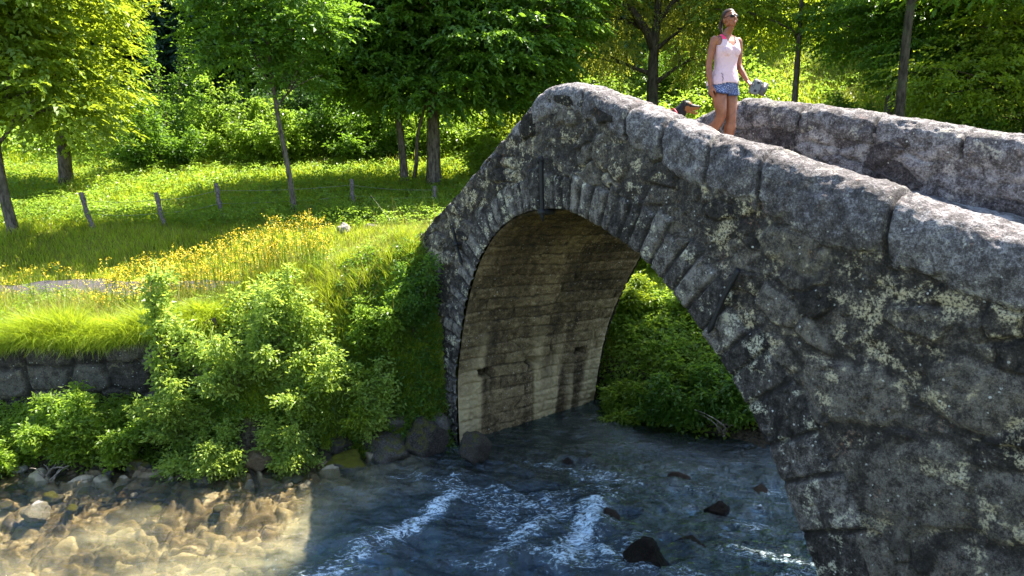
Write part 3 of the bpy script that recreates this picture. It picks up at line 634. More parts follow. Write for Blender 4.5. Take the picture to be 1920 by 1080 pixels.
def rock(name, px, py, hw, hh, matn, label, cat, seed=0, depth=None, group=None, lift=.35, z0=None, hires=True):
    """a boulder whose centre projects near the pixel, resting on the bank"""
    me = rmesh[seed % (6 if hires else 10)] if hires else rmesh[6 + seed % 4]
    me = me.copy(); me.materials.clear(); me.materials.append(RM[matn]); o = bpy.data.objects.new(name, me); C.objects.link(o)
    d0 = (px - 960) / 1280; v = (540 - py) / 1280; cp, sp = math.cos(R(PITCH)), math.sin(R(PITCH)); dy = cp + v * sp; dz = -sp + v * cp
    if depth is None:
        S = np.arange(5.0, 25, .02); g_ = np.maximum(H(d0 * S, dy * S), WATER - .1)      # march to the ground
        s = S[np.argmax(dz * S < g_ + hh * S / 1280 * lift)]
    else: s = depth / dy
    k = s / 1280; o.location = (d0 * s, dy * s, dz * s); rr = random.Random(seed * 7 + int(px))
    o.scale = (hw * k, hw * k * rr.uniform(.8, 1.05), hh * k * 1.1); o.rotation_euler = (rr.uniform(-.2, .2), rr.uniform(-.15, .15), rr.uniform(0, 6.28) if hires is False else rr.uniform(-.4, .4))
    tag(o, label, cat, group); return o
rock("boulder", 736, 848, 48, 36, 'grey', "large rounded dark boulder leaning in the heap left of the bridge pier", "boulder", 1)
rock("boulder", 792, 822, 46, 38, 'grey', "big dark slanting boulder against the foot of the bridge pier", "boulder", 2)
rock("boulder", 818, 797, 28, 22, 'grey', "angular grey boulder highest beside the bridge pier", "boulder", 3)
rock("boulder", 746, 786, 20, 20, 'grey', "small upright pale boulder behind the dark heap by the pier", "boulder", 4)
rock("boulder", 650, 872, 46, 22, 'moss', "low flat boulder with a bright green moss cap at the waterline", "boulder", 5)
rock("boulder", 690, 830, 20, 20, 'moss', "small mossy boulder half hidden under the shrubs above the flat mossy one", "boulder", 0)
rock("boulder", 640, 832, 24, 18, 'grey', "grey boulder under the lime green shrub left of the boulder heap", "boulder", 1)
rock("boulder", 262, 884, 26, 22, 'moss', "mossy boulder on the sunny shore below the left shrubs", "boulder", 2)
rock("boulder", 378, 905, 32, 18, 'grey', "flat grey boulder at the shore beside a grass tuft", "boulder", 3)
rock("boulder", 224, 832, 20, 20, 'grey', "grey boulder among leaves on the left bank", "boulder", 4)
rock("boulder", 490, 862, 28, 20, 'brown', "brown boulder under the middle shrubs at the shore", "boulder", 5)
rock("boulder", 68, 958, 26, 14, 'pale', "pale boulder standing in the shallow water at far left", "boulder", 0)
rock("boulder", 98, 934, 16, 11, 'moss', "small mossy stone beside the pale boulder in the shallows", "stone", 1)
rock("boulder", 280, 940, 26, 11, 'grey', "wet grey boulder breaking the shallow water below the left shrubs", "boulder", 2)
rock("boulder", 1138, 982, 34, 24, 'wet', "dark wet rounded rock splitting the white rapids", "rock", 3)
rock("boulder", 1213, 1058, 44, 42, 'wet', "tall dark wet rock in the stream at the bottom of the view", "rock", 4)
rock("boulder", 1155, 1066, 32, 18, 'brown', "low brown wet rock beside the tall dark one in the stream", "rock", 5)
rock("boulder", 1117, 858, 14, 9, 'pale', "pale round stone on the shore under the arch", "stone", 0)
rock("boulder", 955, 862, 12, 12, 'grey', "pointed dark stone at the foot of the pier under the arch", "stone", 1)
rock("boulder", 888, 838, 30, 26, 'grey', "rough footing boulder at the waterline corner of the pier", "boulder", 2, depth=8.95)
rock("boulder", 576, 911, 13, 9, 'pale', "bright cream stone at the sunny end of the shallow shore", "stone", 3)
rock("boulder", 470, 912, 9, 12, 'pale', "white upright stone on the sunny shore", "stone", 4)
rock("boulder", 561, 890, 12, 13, 'grey', "dark blue grey stone standing at the middle of the shore", "stone", 5)
rock("boulder", 178, 914, 12, 8, 'pale', "small pale stone by driftwood on the left shore", "stone", 0)
rock("boulder", 200, 893, 20, 12, 'pale', "pale stone at the shore left of the mossy boulder", "stone", 5)
rock("boulder", 643, 430, 14, 11, 'pale', "pale rock lying in the shaded grass slope below the fence", "rock", 3, lift=.8)
rock("boulder", 700, 428, 16, 9, 'grey', "dull grey rock in the shaded slope right of the pale one", "rock", 1, lift=.5)
rock("boulder", 745, 470, 11, 7, 'pale', "pinkish pale stone on the grass near the bridge end", "stone", 2, lift=.7)
for i, (px, py, hw, hh) in enumerate(((1003, 905, 20, 8), (1068, 872, 16, 7), (1272, 902, 26, 9), (1345, 962, 30, 11), (1182, 893, 18, 7), (1292, 1030, 34, 12), (1425, 925, 22, 9), (760, 925, 20, 7))):
    rock("boulder", px, py, hw * .95, hh * 1.7, 'wet', "low dark wet stone barely breaking the shaded rapids", "stone", i, group="wet stones in the shaded rapids", lift=.45)
rr = random.Random(3)
for i in range(132):
    if i < 105: px = rr.uniform(0, 860); py = 900 - 25 * max(0, (px - 350) / 500) + rr.gauss(4, 16) + (px < 350) * 12
    else: px = rr.uniform(900, 1440); py = 850 + rr.gauss(0, 11)
    s = rr.uniform(4, 12) * (1 if i < 105 else .75); mt = rr.choice(['grey', 'grey', 'brown', 'brown', 'moss', 'pale'] if px < 590 else ['grey', 'wet', 'wet', 'grey', 'grey'])
    if i < 105: rock("cobble", px, py, s * 1.25, s * .7, mt, "small cobble in the strip of stones along the sunny left shore", "cobble", i, group="cobbles along the left shore", hires=False)
    else: rock("cobble", px, py, s * 1.25, s * .7, 'wet', "small dark cobble on the shaded shore under the arch", "cobble", i, group="cobbles on the shaded shore under the arch", hires=False)

# ------------------------------------------------------------------ foliage
def leaves(Cn, D, N, L, Wd, rng, fold=.18):
    """rhombic leaves: base points, directions, normals, lengths"""
    n = len(Cn); D = D / (np.linalg.norm(D, axis=1)[:, None] + 1e-9); S = np.cross(D, N); S /= np.linalg.norm(S, axis=1)[:, None] + 1e-9; U = np.cross(S, D)
    L = L[:, None]; a = Cn; t = Cn + D * L - U * L * .12; mdl = Cn + D * L * .42
    b = mdl + S * L * Wd + U * L * fold; c = mdl - S * L * Wd + U * L * fold
    V = np.stack([a, b, t, c], 1).reshape(-1, 3); Q = np.arange(n * 4).reshape(n, 4); return V, Q
def sprays(Ct, out, nl, L, rng, rad=.3, droop=.3, wid=.30, flat=.7, lvar=.3):
    """flat fans of leaves set along a short twig; Ct centres, out = outward directions"""
    n = len(Ct); out = out / (np.linalg.norm(out, axis=1)[:, None] + 1e-9)
    d = out * np.array([1, 1, .35]) + rng.normal(size=(n, 3)) * .45; d[:, 2] = d[:, 2] * (1 - flat * .6) - droop * .3; d /= np.linalg.norm(d, axis=1)[:, None]
    up = np.array([0, 0, 1.0]) * flat + rng.normal(size=(n, 3)) * (1 - flat) * .9; up /= np.linalg.norm(up, axis=1)[:, None]
    s = np.cross(d, up); s /= np.linalg.norm(s, axis=1)[:, None] + 1e-9; nn_ = np.cross(s, d)
    k = np.linspace(0, 1, nl)[None, :, None]; side = np.where(np.arange(nl) % 2, 1, -1)[None, :, None]
    base = Ct[:, None] + d[:, None] * (k - .4) * rad * 2 - np.array([0, 0, 1.0]) * droop * rad * k ** 2
    ld = d[:, None] * (.35 + .6 * k) + s[:, None] * side * (1.1 - .75 * k) + rng.normal(size=(n, nl, 3)) * .16 - np.array([0, 0, 1.0]) * droop * .35
    ln = nn_[:, None] + rng.normal(size=(n, nl, 3)) * .28
    LL = L * (1 + lvar * rng.uniform(-1, 1, (n, nl)))
    return leaves(base.reshape(-1, 3), ld.reshape(-1, 3), ln.reshape(-1, 3), LL.ravel(), wid, rng)
def blob_points(blobs, n, rng, shell=.55, layer=0., clump=0):
    """points through ellipsoids (cx,cy,cz,rx,ry,rz,weight) biased to the outside, broken into clumps"""
    W = np.array([b[6] * b[3] * b[4] * b[5] for b in blobs]) ** .8; cnt = rng.multinomial(n, W / W.sum()); P = []; O = []
    for b, k in zip(blobs, cnt):
        d = rng.normal(size=(k, 3)); d /= np.linalg.norm(d, axis=1)[:, None]; r = rng.uniform(shell, 1, k) ** .6
        r = r * (1 + .22 * fbm(d * 2.2 + b[0], 3, int(abs(b[1] * 10)) % 91))
        p = np.array(b[:3]) + d * r[:, None] * np.array(b[3:6]); P.append(p); O.append(d)
    P = np.concatenate(P); O = np.concatenate(O)
    if clump:
        c = fbm(P * clump, 2, 5); k = c > -.12; P = P[k]; O = O[k]
    if layer: P[:, 2] = np.round(P[:, 2] / layer + .35 * vnoise(P * .7, 3)) * layer + rng.normal(size=len(P)) * layer * .13 - .10 * np.hypot(O[:, 0], O[:, 1]) * layer
    return P, O
def limb(b, p0, p1, r0, r1, rng, bend=.12, n=9, seg=8, sag=0.):
    p0 = np.array(p0, float); p1 = np.array(p1, float); k = np.linspace(0, 1, n)[:, None]; L = np.linalg.norm(p1 - p0)
    off = rng.normal(size=3) * L * bend; off[2] = abs(off[2]) * .6 + sag * L
    P = p0 * (1 - k) + p1 * k + off * (k * (1 - k) * 2.2) + np.cumsum(rng.normal(size=(n, 3)), 0) * L * .008
    b.tube(P, np.linspace(r0, r1, n), seg); return P
def bark(name, a, b_, sc_=14): 
    m = NT(name); n = m.noise(sc_, 7, .7, m.pos((1, 1, .3))); n2 = m.noise(3, 4); c = m.mix(m.rng(n, .35, .65), a, b_); c = m.mix(m.rng(n2, .5, .7, 0, .5), c, (.07, .085, .04))
    return m.done(c, .9, m.bump(n, .9, .03), .15)
BK = bark("bark_grey_brown", (.035, .028, .020), (.15, .125, .10)); BKL = bark("bark_pale", (.09, .075, .055), (.30, .26, .21)); BKD = bark("bark_dark", (.018, .014, .010), (.07, .056, .042)); BKS = bark("shrub_stem", (.05, .04, .02), (.17, .14, .07))
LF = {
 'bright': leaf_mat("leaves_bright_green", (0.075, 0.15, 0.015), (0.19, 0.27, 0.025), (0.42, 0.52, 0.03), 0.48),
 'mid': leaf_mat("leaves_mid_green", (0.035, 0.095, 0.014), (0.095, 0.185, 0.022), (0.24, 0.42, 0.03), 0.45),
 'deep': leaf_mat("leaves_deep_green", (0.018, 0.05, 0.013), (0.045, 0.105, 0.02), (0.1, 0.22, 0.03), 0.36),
 'blue': leaf_mat("leaves_shaded_forest", (0.009, 0.028, 0.015), (0.022, 0.058, 0.022), (0.04, 0.1, 0.03), 0.25),  # shade of the hillside forest put into a darker leaf colour
 'olive': leaf_mat("leaves_olive_small", (0.09, 0.12, 0.015), (0.21, 0.24, 0.04), (0.45, 0.48, 0.05), 0.48),
 'shrub': leaf_mat("shrub_leaves_pale_green", (.10, .19, .022), (.34, .44, .10), (.50, .64, .08), .52),
 'herb': leaf_mat("herb_leaves", (.07, .14, .014), (.20, .28, .026), (.34, .52, .05), .52),
 'grass': leaf_mat("grass_blades", (.14, .24, .015), (.35, .42, .035), (.52, .62, .03), .5, .2),
 'grassb': leaf_mat("grass_blades_dry", (.10, .10, .02), (.24, .22, .06), (.40, .38, .08), .4, .2)}
def tree(name, base, trunk_pts, r0, blobs, nsp, nl, L, rad, leafm, barkm, label, seed, layer=0., droop=.3, flat=.7, shell=.45, limbs=None, group=None, wid=.3, clump=0, extra=None, cat="tree"):
    rng = np.random.RandomState(seed); t = empty(name, tuple(base)); base = np.array(base, float); tag(t, label, cat, group)
    b = MB(); TP = np.array(trunk_pts, float); k = np.linspace(0, 1, 18); kk = np.linspace(0, 1, len(TP))
    P = np.stack([np.interp(k, kk, TP[:, i]) for i in range(3)], 1)
    for _ in range(2): P[1:-1] = (P[:-2] + 2 * P[1:-1] + P[2:]) / 4
    rad_ = r0 * np.interp(k, [0, .06, .5, 1], [1.35, 1.0, .72, .25]); b.tube(P, rad_, 12)
    for bl in blobs:
        c = np.array(bl[:3]); i = int(np.clip(np.interp(c[2] - .9 * bl[5], P[:, 2], np.arange(18)), 2, 16)); r = rad_[i]
        lp = limb(b, P[i], c, r * .5, .015, rng, .1)
        for q in range(limbs or 4):
            d = rng.normal(size=3); d[2] *= .5; d /= np.linalg.norm(d); j = rng.randint(3, 8)
            limb(b, lp[j], c + d * np.array(bl[3:6]) * .85, r * .18 + .008, .006, rng, .12, 7, 5)
    if extra: extra(b, rng)
    link("trunk", b.mesh("trunk"), barkm, t)
    Pt, O = blob_points(blobs, nsp, rng, shell, layer, clump); V, Q = sprays(Pt, O, nl, L, rng, rad, droop, wid, flat)
    link("crown", np_mesh("crown", V, Q, smooth=False), leafm, t); return t
def gz1(x, y): return float(H(np.array([x]), np.array([y]))[0])

# A: slender tree at far left with its bright crown
xA, yA = -11.35, 15.5; zA = gz1(xA, yA)
tree("broadleaf_tree", (xA, yA, zA - .05), [(0, 0, 0), (-.12, 0, 1.0), (-.2, .1, 2.2), (-.1, .3, 4), (0, .4, 7.5)], .12,
     [(.3, .2, 3.6, 1.9, 1.8, .95, 1.1), (-.6, 0, 4.8, 2.2, 2.0, 1.2, 1), (1.1, .4, 5.4, 1.7, 1.8, 1.1, 1), (.2, .4, 7.0, 2.3, 2.2, 1.4, 1), (-1.6, .2, 3.3, 1.5, 1.5, .9, 1), (1.5, -.1, 2.9, .9, .9, .55, 1)],
     2900, 11, .155, .30, LF['bright'], BK, "slender grey trunked tree with a bright leafy crown at the far left by the fence", 11, layer=.42, droop=.45)
xB, yB = -13.9, 21.5; zB = gz1(xB, yB)
tree("broadleaf_tree", (xB, yB, zB - .05), [(0, 0, 0), (.1, 0, 2), (0, .1, 5), (.1, .2, 10)], .2,
     [(0, 0, 4.2, 2.6, 2.4, 1.8, 1), (.9, -.4, 6.6, 2.5, 2.3, 1.8, 1), (-1.8, .2, 6.2, 2.6, 2.4, 2, 1), (.2, .2, 9.0, 2.7, 2.6, 1.8, 1), (.8, -.6, 2.6, 1.7, 1.6, 1.1, 1)],
     3600, 11, .16, .34, LF['bright'], BK, "full round sunlit tree behind the slender one at the left edge", 12, layer=.5, droop=.4)
# C: thin trunk with sparse crown
xC, yC = -5.55, 17.5; zC = gz1(xC, yC)
tree("broadleaf_tree", (xC, yC, zC - .05), [(0, 0, 0), (-.08, 0, 1.2), (-.28, 0, 2.6), (-.45, .1, 4.4), (-.6, .2, 7.5)], .075,
     [(-.9, 0, 4.3, 1.5, 1.3, .8, 1), (.6, 0, 4.9, 1.4, 1.3, .8, 1), (-.5, .2, 6.0, 1.9, 1.7, 1.0, 1), (-1.4, -.2, 5.4, 1.2, 1.1, .7, 1), (.3, .1, 3.6, .9, .8, .45, 1)],
     1500, 9, .13, .30, LF['mid'], BK, "thin tall tree with a bare leaning stem rising from the shaded slope", 13, layer=.35, droop=.35, shell=.2, limbs=6)
# D: the big spreading tree right behind the bridge end, two trunks
xD, yD = -2.5, 22.0; zD = gz1(xD, yD)
tree("broadleaf_tree", (xD, yD, zD - .05), [(0, 0, 0), (.02, 0, 1.2), (.05, 0, 3), (.1, .1, 5.5), (.1, .2, 9)], .24,
     [(.2, 0, 3.2, 3.2, 2.8, .75, 1.2), (-1.7, -.3, 4.0, 2.4, 2.2, .8, 1), (1.9, -.6, 4.2, 2.6, 2.3, .9, 1.1), (-.2, -.5, 5.3, 3.0, 2.6, .9, 1.1), (3.1, -.2, 5.1, 2.1, 2.0, .9, 1), (.6, 0, 6.6, 3.2, 2.8, 1.0, 1), (-2.6, 0, 5.6, 2.0, 1.9, .9, 1), (3.9, .3, 6.4, 2.0, 2.0, 1.0, 1), (.5, .2, 8.2, 3.0, 2.8, 1.2, 1), (3.2, .2, 3.5, 1.3, 1.2, .6, 1)],
     6200, 11, .175, .38, LF['mid'], BK, "large spreading tree with layered dark green boughs behind the left end of the bridge", 14, layer=.55, droop=.5, flat=.8)
tree("broadleaf_tree", (xD - .95, yD + .2, gz1(xD - .95, yD + .2) - .05), [(0, 0, 0), (-.05, 0, 1.2), (-.2, 0, 2.6), (-.5, 0, 4.8), (-.9, .1, 6.5)], .135,
     [(-.9, -.2, 3.6, 1.8, 1.6, .55, 1), (-1.8, -.2, 4.6, 1.8, 1.6, .6, 1), (-.8, -.3, 5.6, 1.8, 1.7, .7, 1)],
     1500, 11, .17, .36, LF['mid'], BK, "thinner companion tree with twin leaning stems just left of the large spreading tree", 15, layer=.5, droop=.5, flat=.8,
     extra=lambda b, r: limb(b, (.3, 0, .3), (1.0, -.2, 3.4), .07, .03, r, .05))
# E: gnarled tree behind the crest
xE, yE = 4.85, 24.5; zE = gz1(xE, yE)
def eLimb(b, r):
    b.tube([(0, 0, 3.4), (-.25, 0, 4.0), (-.8, 0, 4.75), (-1.4, 0, 5.0), (-2.1, 0, 4.75)], [.15, .14, .12, .1, .05], 9)
    b.tube([(0, 0, 4.2), (.6, 0, 5.0), (1.5, 0, 5.6), (2.3, .2, 5.6)], [.1, .08, .06, .03], 7)
tree("old_tree", (xE, yE, zE - .05), [(0, 0, 0), (.02, 0, 1.6), (-.02, 0, 3.2), (.1, 0, 4.8), (.05, .2, 8)], .24,
     [(1.5, .4, 4.6, 1.7, 1.6, 1.2, .7), (-1.6, .3, 6.3, 2.2, 1.9, 1.2, 1), (.9, .2, 6.8, 2.6, 2.2, 1.3, 1), (1.3, -.2, 3.2, 1.0, 1.0, 1.0, .6), (-.9, .5, 4.7, 1.3, 1.2, .8, .5), (0, 0, 8.3, 3, 2.4, 1.2, 1), (-2.9, .5, 5.0, 1.2, 1.1, 1.0, .6), (-1.5, .6, 3.4, 1.3, 1.2, .8, .5)],
     6000, 12, .085, .26, LF['olive'], BKD, "old dark tree with a crooked limb and small yellowish leaves behind the bridge crest", 16, droop=.9, flat=.35, shell=.2, extra=eLimb)
# F, G...: trees on the right
def right_tree(x, y, r0, seed, label, leafm, h=1.0, nsp=3000, low=1.8, L=.13, lean=0., dens=1., group=None):
    z = gz1(x, y); rng = np.random.RandomState(seed); bl = []
    for k in range(8):
        bl.append((rng.uniform(-2.2, 2.2), rng.uniform(-1.2, 1.2), low + rng.uniform(.8, 6.2) * h, rng.uniform(1.3, 2.3), rng.uniform(1.3, 2.0), rng.uniform(.6, 1.1), 1))
    return tree("broadleaf_tree", (x, y, z - .05), [(0, 0, 0), (lean * .3, 0, 1.5), (lean, .1, 4), (lean * 1.3, .2, 8 * h)], r0, bl, nsp, 10, L, .30, leafm, BK, label, seed, layer=.4, droop=.4, flat=.65, shell=.25, limbs=5)
right_tree(11.5, 21.5, .15, 31, "leafy tree just behind and right of the lichened pale trunk", LF['mid'], low=1.7, nsp=3600)
right_tree(9.4, 23.5, .12, 32, "light crowned tree behind the woman's right with sunlit lower boughs", LF['bright'], low=2.5, nsp=3000)
right_tree(14.0, 19.0, .16, 33, "dark trunked tree second from the right edge behind the far parapet", LF['bright'], low=1.2, nsp=3200)
right_tree(15.8, 18.6, .15, 34, "rightmost tree with low drooping boughs over the far parapet", LF['mid'], low=1.0, nsp=3200, lean=.3)
right_tree(16.0, 26.5, .17, 35, "tall shaded tree farthest back above the right meadow", LF['mid'], low=3, nsp=3000)
right_tree(9.0, 36.5, .2, 36, "tree at the meadow's upper edge directly behind the woman's head", LF['deep'], low=3.4, nsp=3000)
right_tree(18.5, 23.0, .2, 37, "large tree at the extreme right behind the rightmost one", LF['mid'], low=1.5, nsp=3000)

zz9 = gz1(8.9, 16.0)
tree("broadleaf_tree", (8.9, 16.0, zz9 - .05), [(0, 0, 0), (-.05, .05, 2.5), (-.1, .1, 5), (-.2, -.4, 8), (-.5, -1.2, 11.5)], .125,
     [(-.3, -2.2, 10.8, 1.8, 1.3, 1.3, 1), (.8, -2.0, 11.2, 2.0, 1.4, 1.2, 1), (-1, -1.0, 12.0, 2.4, 1.3, 1.0, 1), (1.9, .6, 6.6, 1.7, 1.4, .7, .5), (-1.3, .8, 7.4, 1.4, 1.2, .6, .3)],  # high crown is out of view, shaped to shade the stream under the arch
     4600, 9, .18, .40, LF['mid'], BKD, "lichened upright trunk standing right behind the far parapet", 41, layer=.5)
# background forest: four trees copied up the hillside
protos = []
for s in range(4):
    rng = np.random.RandomState(90 + s); bl = [(rng.uniform(-1.2, 1.2), rng.uniform(-1, 1), 2.2 + 1.35 * k, 3.1 - .26 * k + rng.uniform(-.4, .4), 2.9 - .26 * k, 1.5, 1) for k in range(8)]
    protos.append((bl, rng))
spots = []
rr = random.Random(8)
for row, (yy, n_, zoff) in enumerate(((35.5, 13, 0), (39, 15, 0), (43.5, 17, 0), (49, 19, 0))):
    for i in range(n_):
        x = (-1 + 2 * (i + .5) / n_) * yy * .98 + rr.uniform(-1, 1); y = yy + rr.uniform(-1.2, 1.2)
        if row == 0 and 1.5 < x < 19: continue
        if row == 1 and 3 < x < 9: continue
        spots.append((x, y, row))
ftrees = []
for s in range(4):
    bl, rng = protos[s]
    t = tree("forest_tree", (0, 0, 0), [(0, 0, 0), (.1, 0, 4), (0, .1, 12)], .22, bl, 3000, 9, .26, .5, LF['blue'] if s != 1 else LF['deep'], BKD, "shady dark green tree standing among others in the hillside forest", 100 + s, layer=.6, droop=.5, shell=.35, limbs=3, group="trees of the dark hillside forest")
    ftrees.append(t)
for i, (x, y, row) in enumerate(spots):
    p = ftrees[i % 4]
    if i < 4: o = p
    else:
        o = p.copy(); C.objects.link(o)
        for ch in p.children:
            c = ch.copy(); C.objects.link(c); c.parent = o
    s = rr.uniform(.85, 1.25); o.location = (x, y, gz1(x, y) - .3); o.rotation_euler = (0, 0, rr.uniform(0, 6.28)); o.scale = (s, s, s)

# shrubs -----------------------------------------------------------
def shrub(x, y, r, h, nst, nl, L, leafm, label, seed, group=None, name="shrub", cat="shrub", arch=.5, z=None, lean=(0, 0), droop=.25, flat=.5, wid=.3, sprad=.12):
    """arching stems from one root, sprays of leaves all along them"""
    rng = np.random.RandomState(seed); z = gz1(x, y) - .03 if z is None else z; t = empty(name, (x, y, z)); tag(t, label, cat, group); b = MB(); PC = []; OC = []
    for i in range(nst):
        a = rng.uniform(0, 6.283); rr_ = r * math.sqrt(rng.uniform(.02, 1)); hh = h * (1 - .40 * (rr_ / r) ** 2) * (rng.uniform(.35, .95) if rng.rand() < .75 else rng.uniform(.95, 1.3))
        tip = np.array([math.cos(a) * rr_ + lean[0] * h, math.sin(a) * rr_ + lean[1] * h, hh]); root = np.array([math.cos(a) * rr_ * .22, math.sin(a) * rr_ * .22, 0])
        k = np.linspace(0, 1, 9)[:, None]; P = root * (1 - k) + tip * k; P[:, 2] += (np.sin(k * np.pi)[:, 0]) * hh * .16 * arch; P += np.cumsum(rng.normal(size=P.shape), 0) * h * .012; P[0, 2] = 0
        b.tube(P, np.linspace(.010, .0025, 9) * (h ** .5), 4, False)
        m_ = nl // nst; u = rng.uniform(.18, 1, m_) ** .8; q = np.stack([np.interp(u * 8, np.arange(9), P[:, j]) for j in range(3)], 1)
        d = rng.normal(size=(m_, 3)); d[:, 2] = np.abs(d[:, 2]) * .5; d /= np.linalg.norm(d, axis=1)[:, None]
        PC.append(q + d * rng.uniform(.01, .11, (m_, 1)) * min(1, r)); OC.append(d + np.array([math.cos(a), math.sin(a), .3]) * .5)
    V, Q = sprays(np.concatenate(PC), np.concatenate(OC), 6, L, rng, sprad, droop, wid, flat)
    link("stems", b.mesh("stems"), BKS, t); link("foliage", np_mesh("foliage", V, Q, smooth=False), leafm, t); return t
S = LF['shrub']; Hb = LF['herb']
shrub(-3.85, 9.3, .78, 1.75, 32, 2000, .064, S, "tallest pale green shrub spreading over the retaining wall at mid bank", 201)
shrub(-2.8, 9.25, .65, 1.15, 22, 1400, .060, S, "airy pale shrub between the tallest one and the dark corner by the pier", 202)
shrub(-4.7, 9.05, .6, 1.05, 20, 1300, .060, S, "mid green shrub left of the tallest pale one", 203)
shrub(-5.0, 9.3, .28, 3.0, 5, 420, .075, S, "tall thin sapling poking above the flowers from the left shrubs", 204, name="sapling", cat="sapling", sprad=.14)
shrub(-6.25, 8.85, .55, .95, 22, 1900, .060, Hb, "bushy green shrub in front of the exposed retaining wall at left", 205)
shrub(-5.55, 8.75, .6, .85, 18, 1500, .058, Hb, "low shrub at the shore right of the bushy left one", 206)
shrub(-7.1, 8.7, .6, .8, 16, 1300, .06, Hb, "low leafy shrub cut by the left picture edge", 207)
shrub(-2.45, 9.2, .45, .8, 20, 1900, .055, LF['bright'], "lime green shrub just above the flat mossy boulder", 208)
shrub(-2.1, 9.35, .45, 1.3, 16, 1000, .060, S, "upright pale shrub at the edge of the bridge's shadow", 214)
shrub(-3.25, 9.5, .55, 1.6, 20, 1200, .062, S, "tall feathery pale shrub just right of the tallest one", 215)
shrub(-3.15, 8.85, .5, .8, 18, 1500, .052, S, "low pale shrub hanging over the brown boulder", 209)
shrub(-4.2, 8.78, .6, .85, 18, 1500, .052, S, "low pale shrub on the shore below the tallest one", 210)
shrub(-1.85, 9.7, .4, 1.1, 18, 1500, .055, Hb, "shaded upright shrub beside the boulder heap", 211)
shrub(-1.42, 9.75, .3, 1.3, 14, 1100, .055, LF['mid'], "narrow dark shrub squeezed against the bridge pier", 212)
shrub(-2.2, 9.75, .4, .9, 16, 1100, .06, Hb, "leafy shrub in the dark corner under the lawn edge", 213)
for i, (x, y, r, h, lm, lb) in enumerate(((1.95, 10.75, .5, .6, 'herb', "leafy shrub just right of the pier seen through the arch"), (2.6, 10.3, .6, .65, 'mid', "dark leafy shrub at the middle of the arch opening"), (3.3, 10.0, .6, .85, 'mid', "dark shrub third from the pier through the arch"),
        (4.1, 10.1, .6, .75, 'mid', "leafy shrub at the far right inside the arch opening"), (2.0, 12.3, .6, .55, 'bright', "higher shrub upslope behind the one near the pier"), (3.1, 12.3, .7, .7, 'herb', "upslope dark shrub in the middle of the arch opening"), (4.2, 12.4, .8, .9, 'herb', "upslope shrub behind the right flank of the arch"),
        (1.75, 13.8, .5, .6, 'bright', "sunlit yellow green shrub high in the arch opening"), (3.0, 14.6, .7, .8, 'bright', "sunlit shrub highest behind the arch"), (5.2, 11.5, .8, 1.1, 'deep', "dark shrub hidden mostly by the arch's right flank"))):
    shrub(x, y, r, h, 18, 1300, .075, LF[lm], lb, 230 + i, sprad=.14, flat=.75)  # highest upslope shrubs get brighter leaves, sunlight put into the colour
# forest edge shrubs beyond the meadow
edge_spots = [(-12.4, 25.5, 1.6, 1.8, 'mid'), (-10.3, 27.3, 1.9, 2.2, 'herb'), (-8.6, 26.6, 1.5, 1.5, 'herb'), (-7.0, 28, 2.0, 2.0, 'mid'), (-5.3, 27.4, 1.7, 1.6, 'mid'), (-3.8, 28.3, 1.8, 2.2, 'herb'), (-9.5, 29.5, 2.2, 3.0, 'deep'), (-6.0, 30, 2.4, 2.8, 'deep'),
              (-1.6, 29, 2.0, 2.2, 'herb'), (.6, 28.6, 1.8, 2.0, 'bright'), (-3.0, 31, 2.4, 3.4, 'mid'), (2.4, 30, 2, 2.2, 'herb'), (-13.5, 28.6, 2.2, 3.8, 'mid'), (1.6, 25.5, 1.3, 1.5, 'bright'), (-.4, 23.8, 1.0, 1.1, 'herb'), (.6, 33, 2.6, 3.6, 'mid')]
names_e = ["leftmost low shrub at the forest edge", "broad shrub below the forest behind the first fence post", "low round shrub at the meadow rim behind the middle fence post", "tall bramble bush at the forest edge behind the thin stem", "sunlit bush at the meadow rim left of the spreading tree", "bush behind the twin stems under the spreading tree",
           "high dark bush climbing the slope at left", "high bush in front of the dark hollow of the forest", "bush right behind the large trunk", "bright bush between the large trunk and the bridge crest", "upslope bush above the large tree's trunk", "bush left of the old tree's trunk", "dark bush behind the far left tree", "small bright bush beside the bridge's descending parapet", "low bush at the foot of the large trunk", "upslope dark bush between the large and the old tree"]
for i, ((x, y, r, h, lm), lb) in enumerate(zip(edge_spots, names_e)):
    shrub(x, y - .8, r * 1.1, h * 1.25, 26, 1500, .13, LF[lm], lb, 260 + i, sprad=.26)
for i, (x, y, r, h, lm, lb) in enumerate(((9.0, 20.5, 1.1, 1.9, 'mid', "leafy understory bush behind the far parapet near the controller"), (12.6, 17.2, 1.2, 2.0, 'deep', "dark bush behind the far parapet right of the lichened trunk"), (14.6, 16.6, 1.3, 2.0, 'mid', "bush at the right edge behind the far parapet"), (10.2, 21.5, 1.0, 1.7, 'mid', "twiggy bush beside the lichened trunk"), (6.9, 29.8, 1.6, 2.4, 'mid', "dark bush at the top of the meadow behind the woman's shoulder"), (16.8, 19.5, 1.4, 2.4, 'deep', "bush under the rightmost trees"))):
    shrub(x, y, r, h, 22, 1300, .11, LF[lm], lb, 290 + i, sprad=.24)

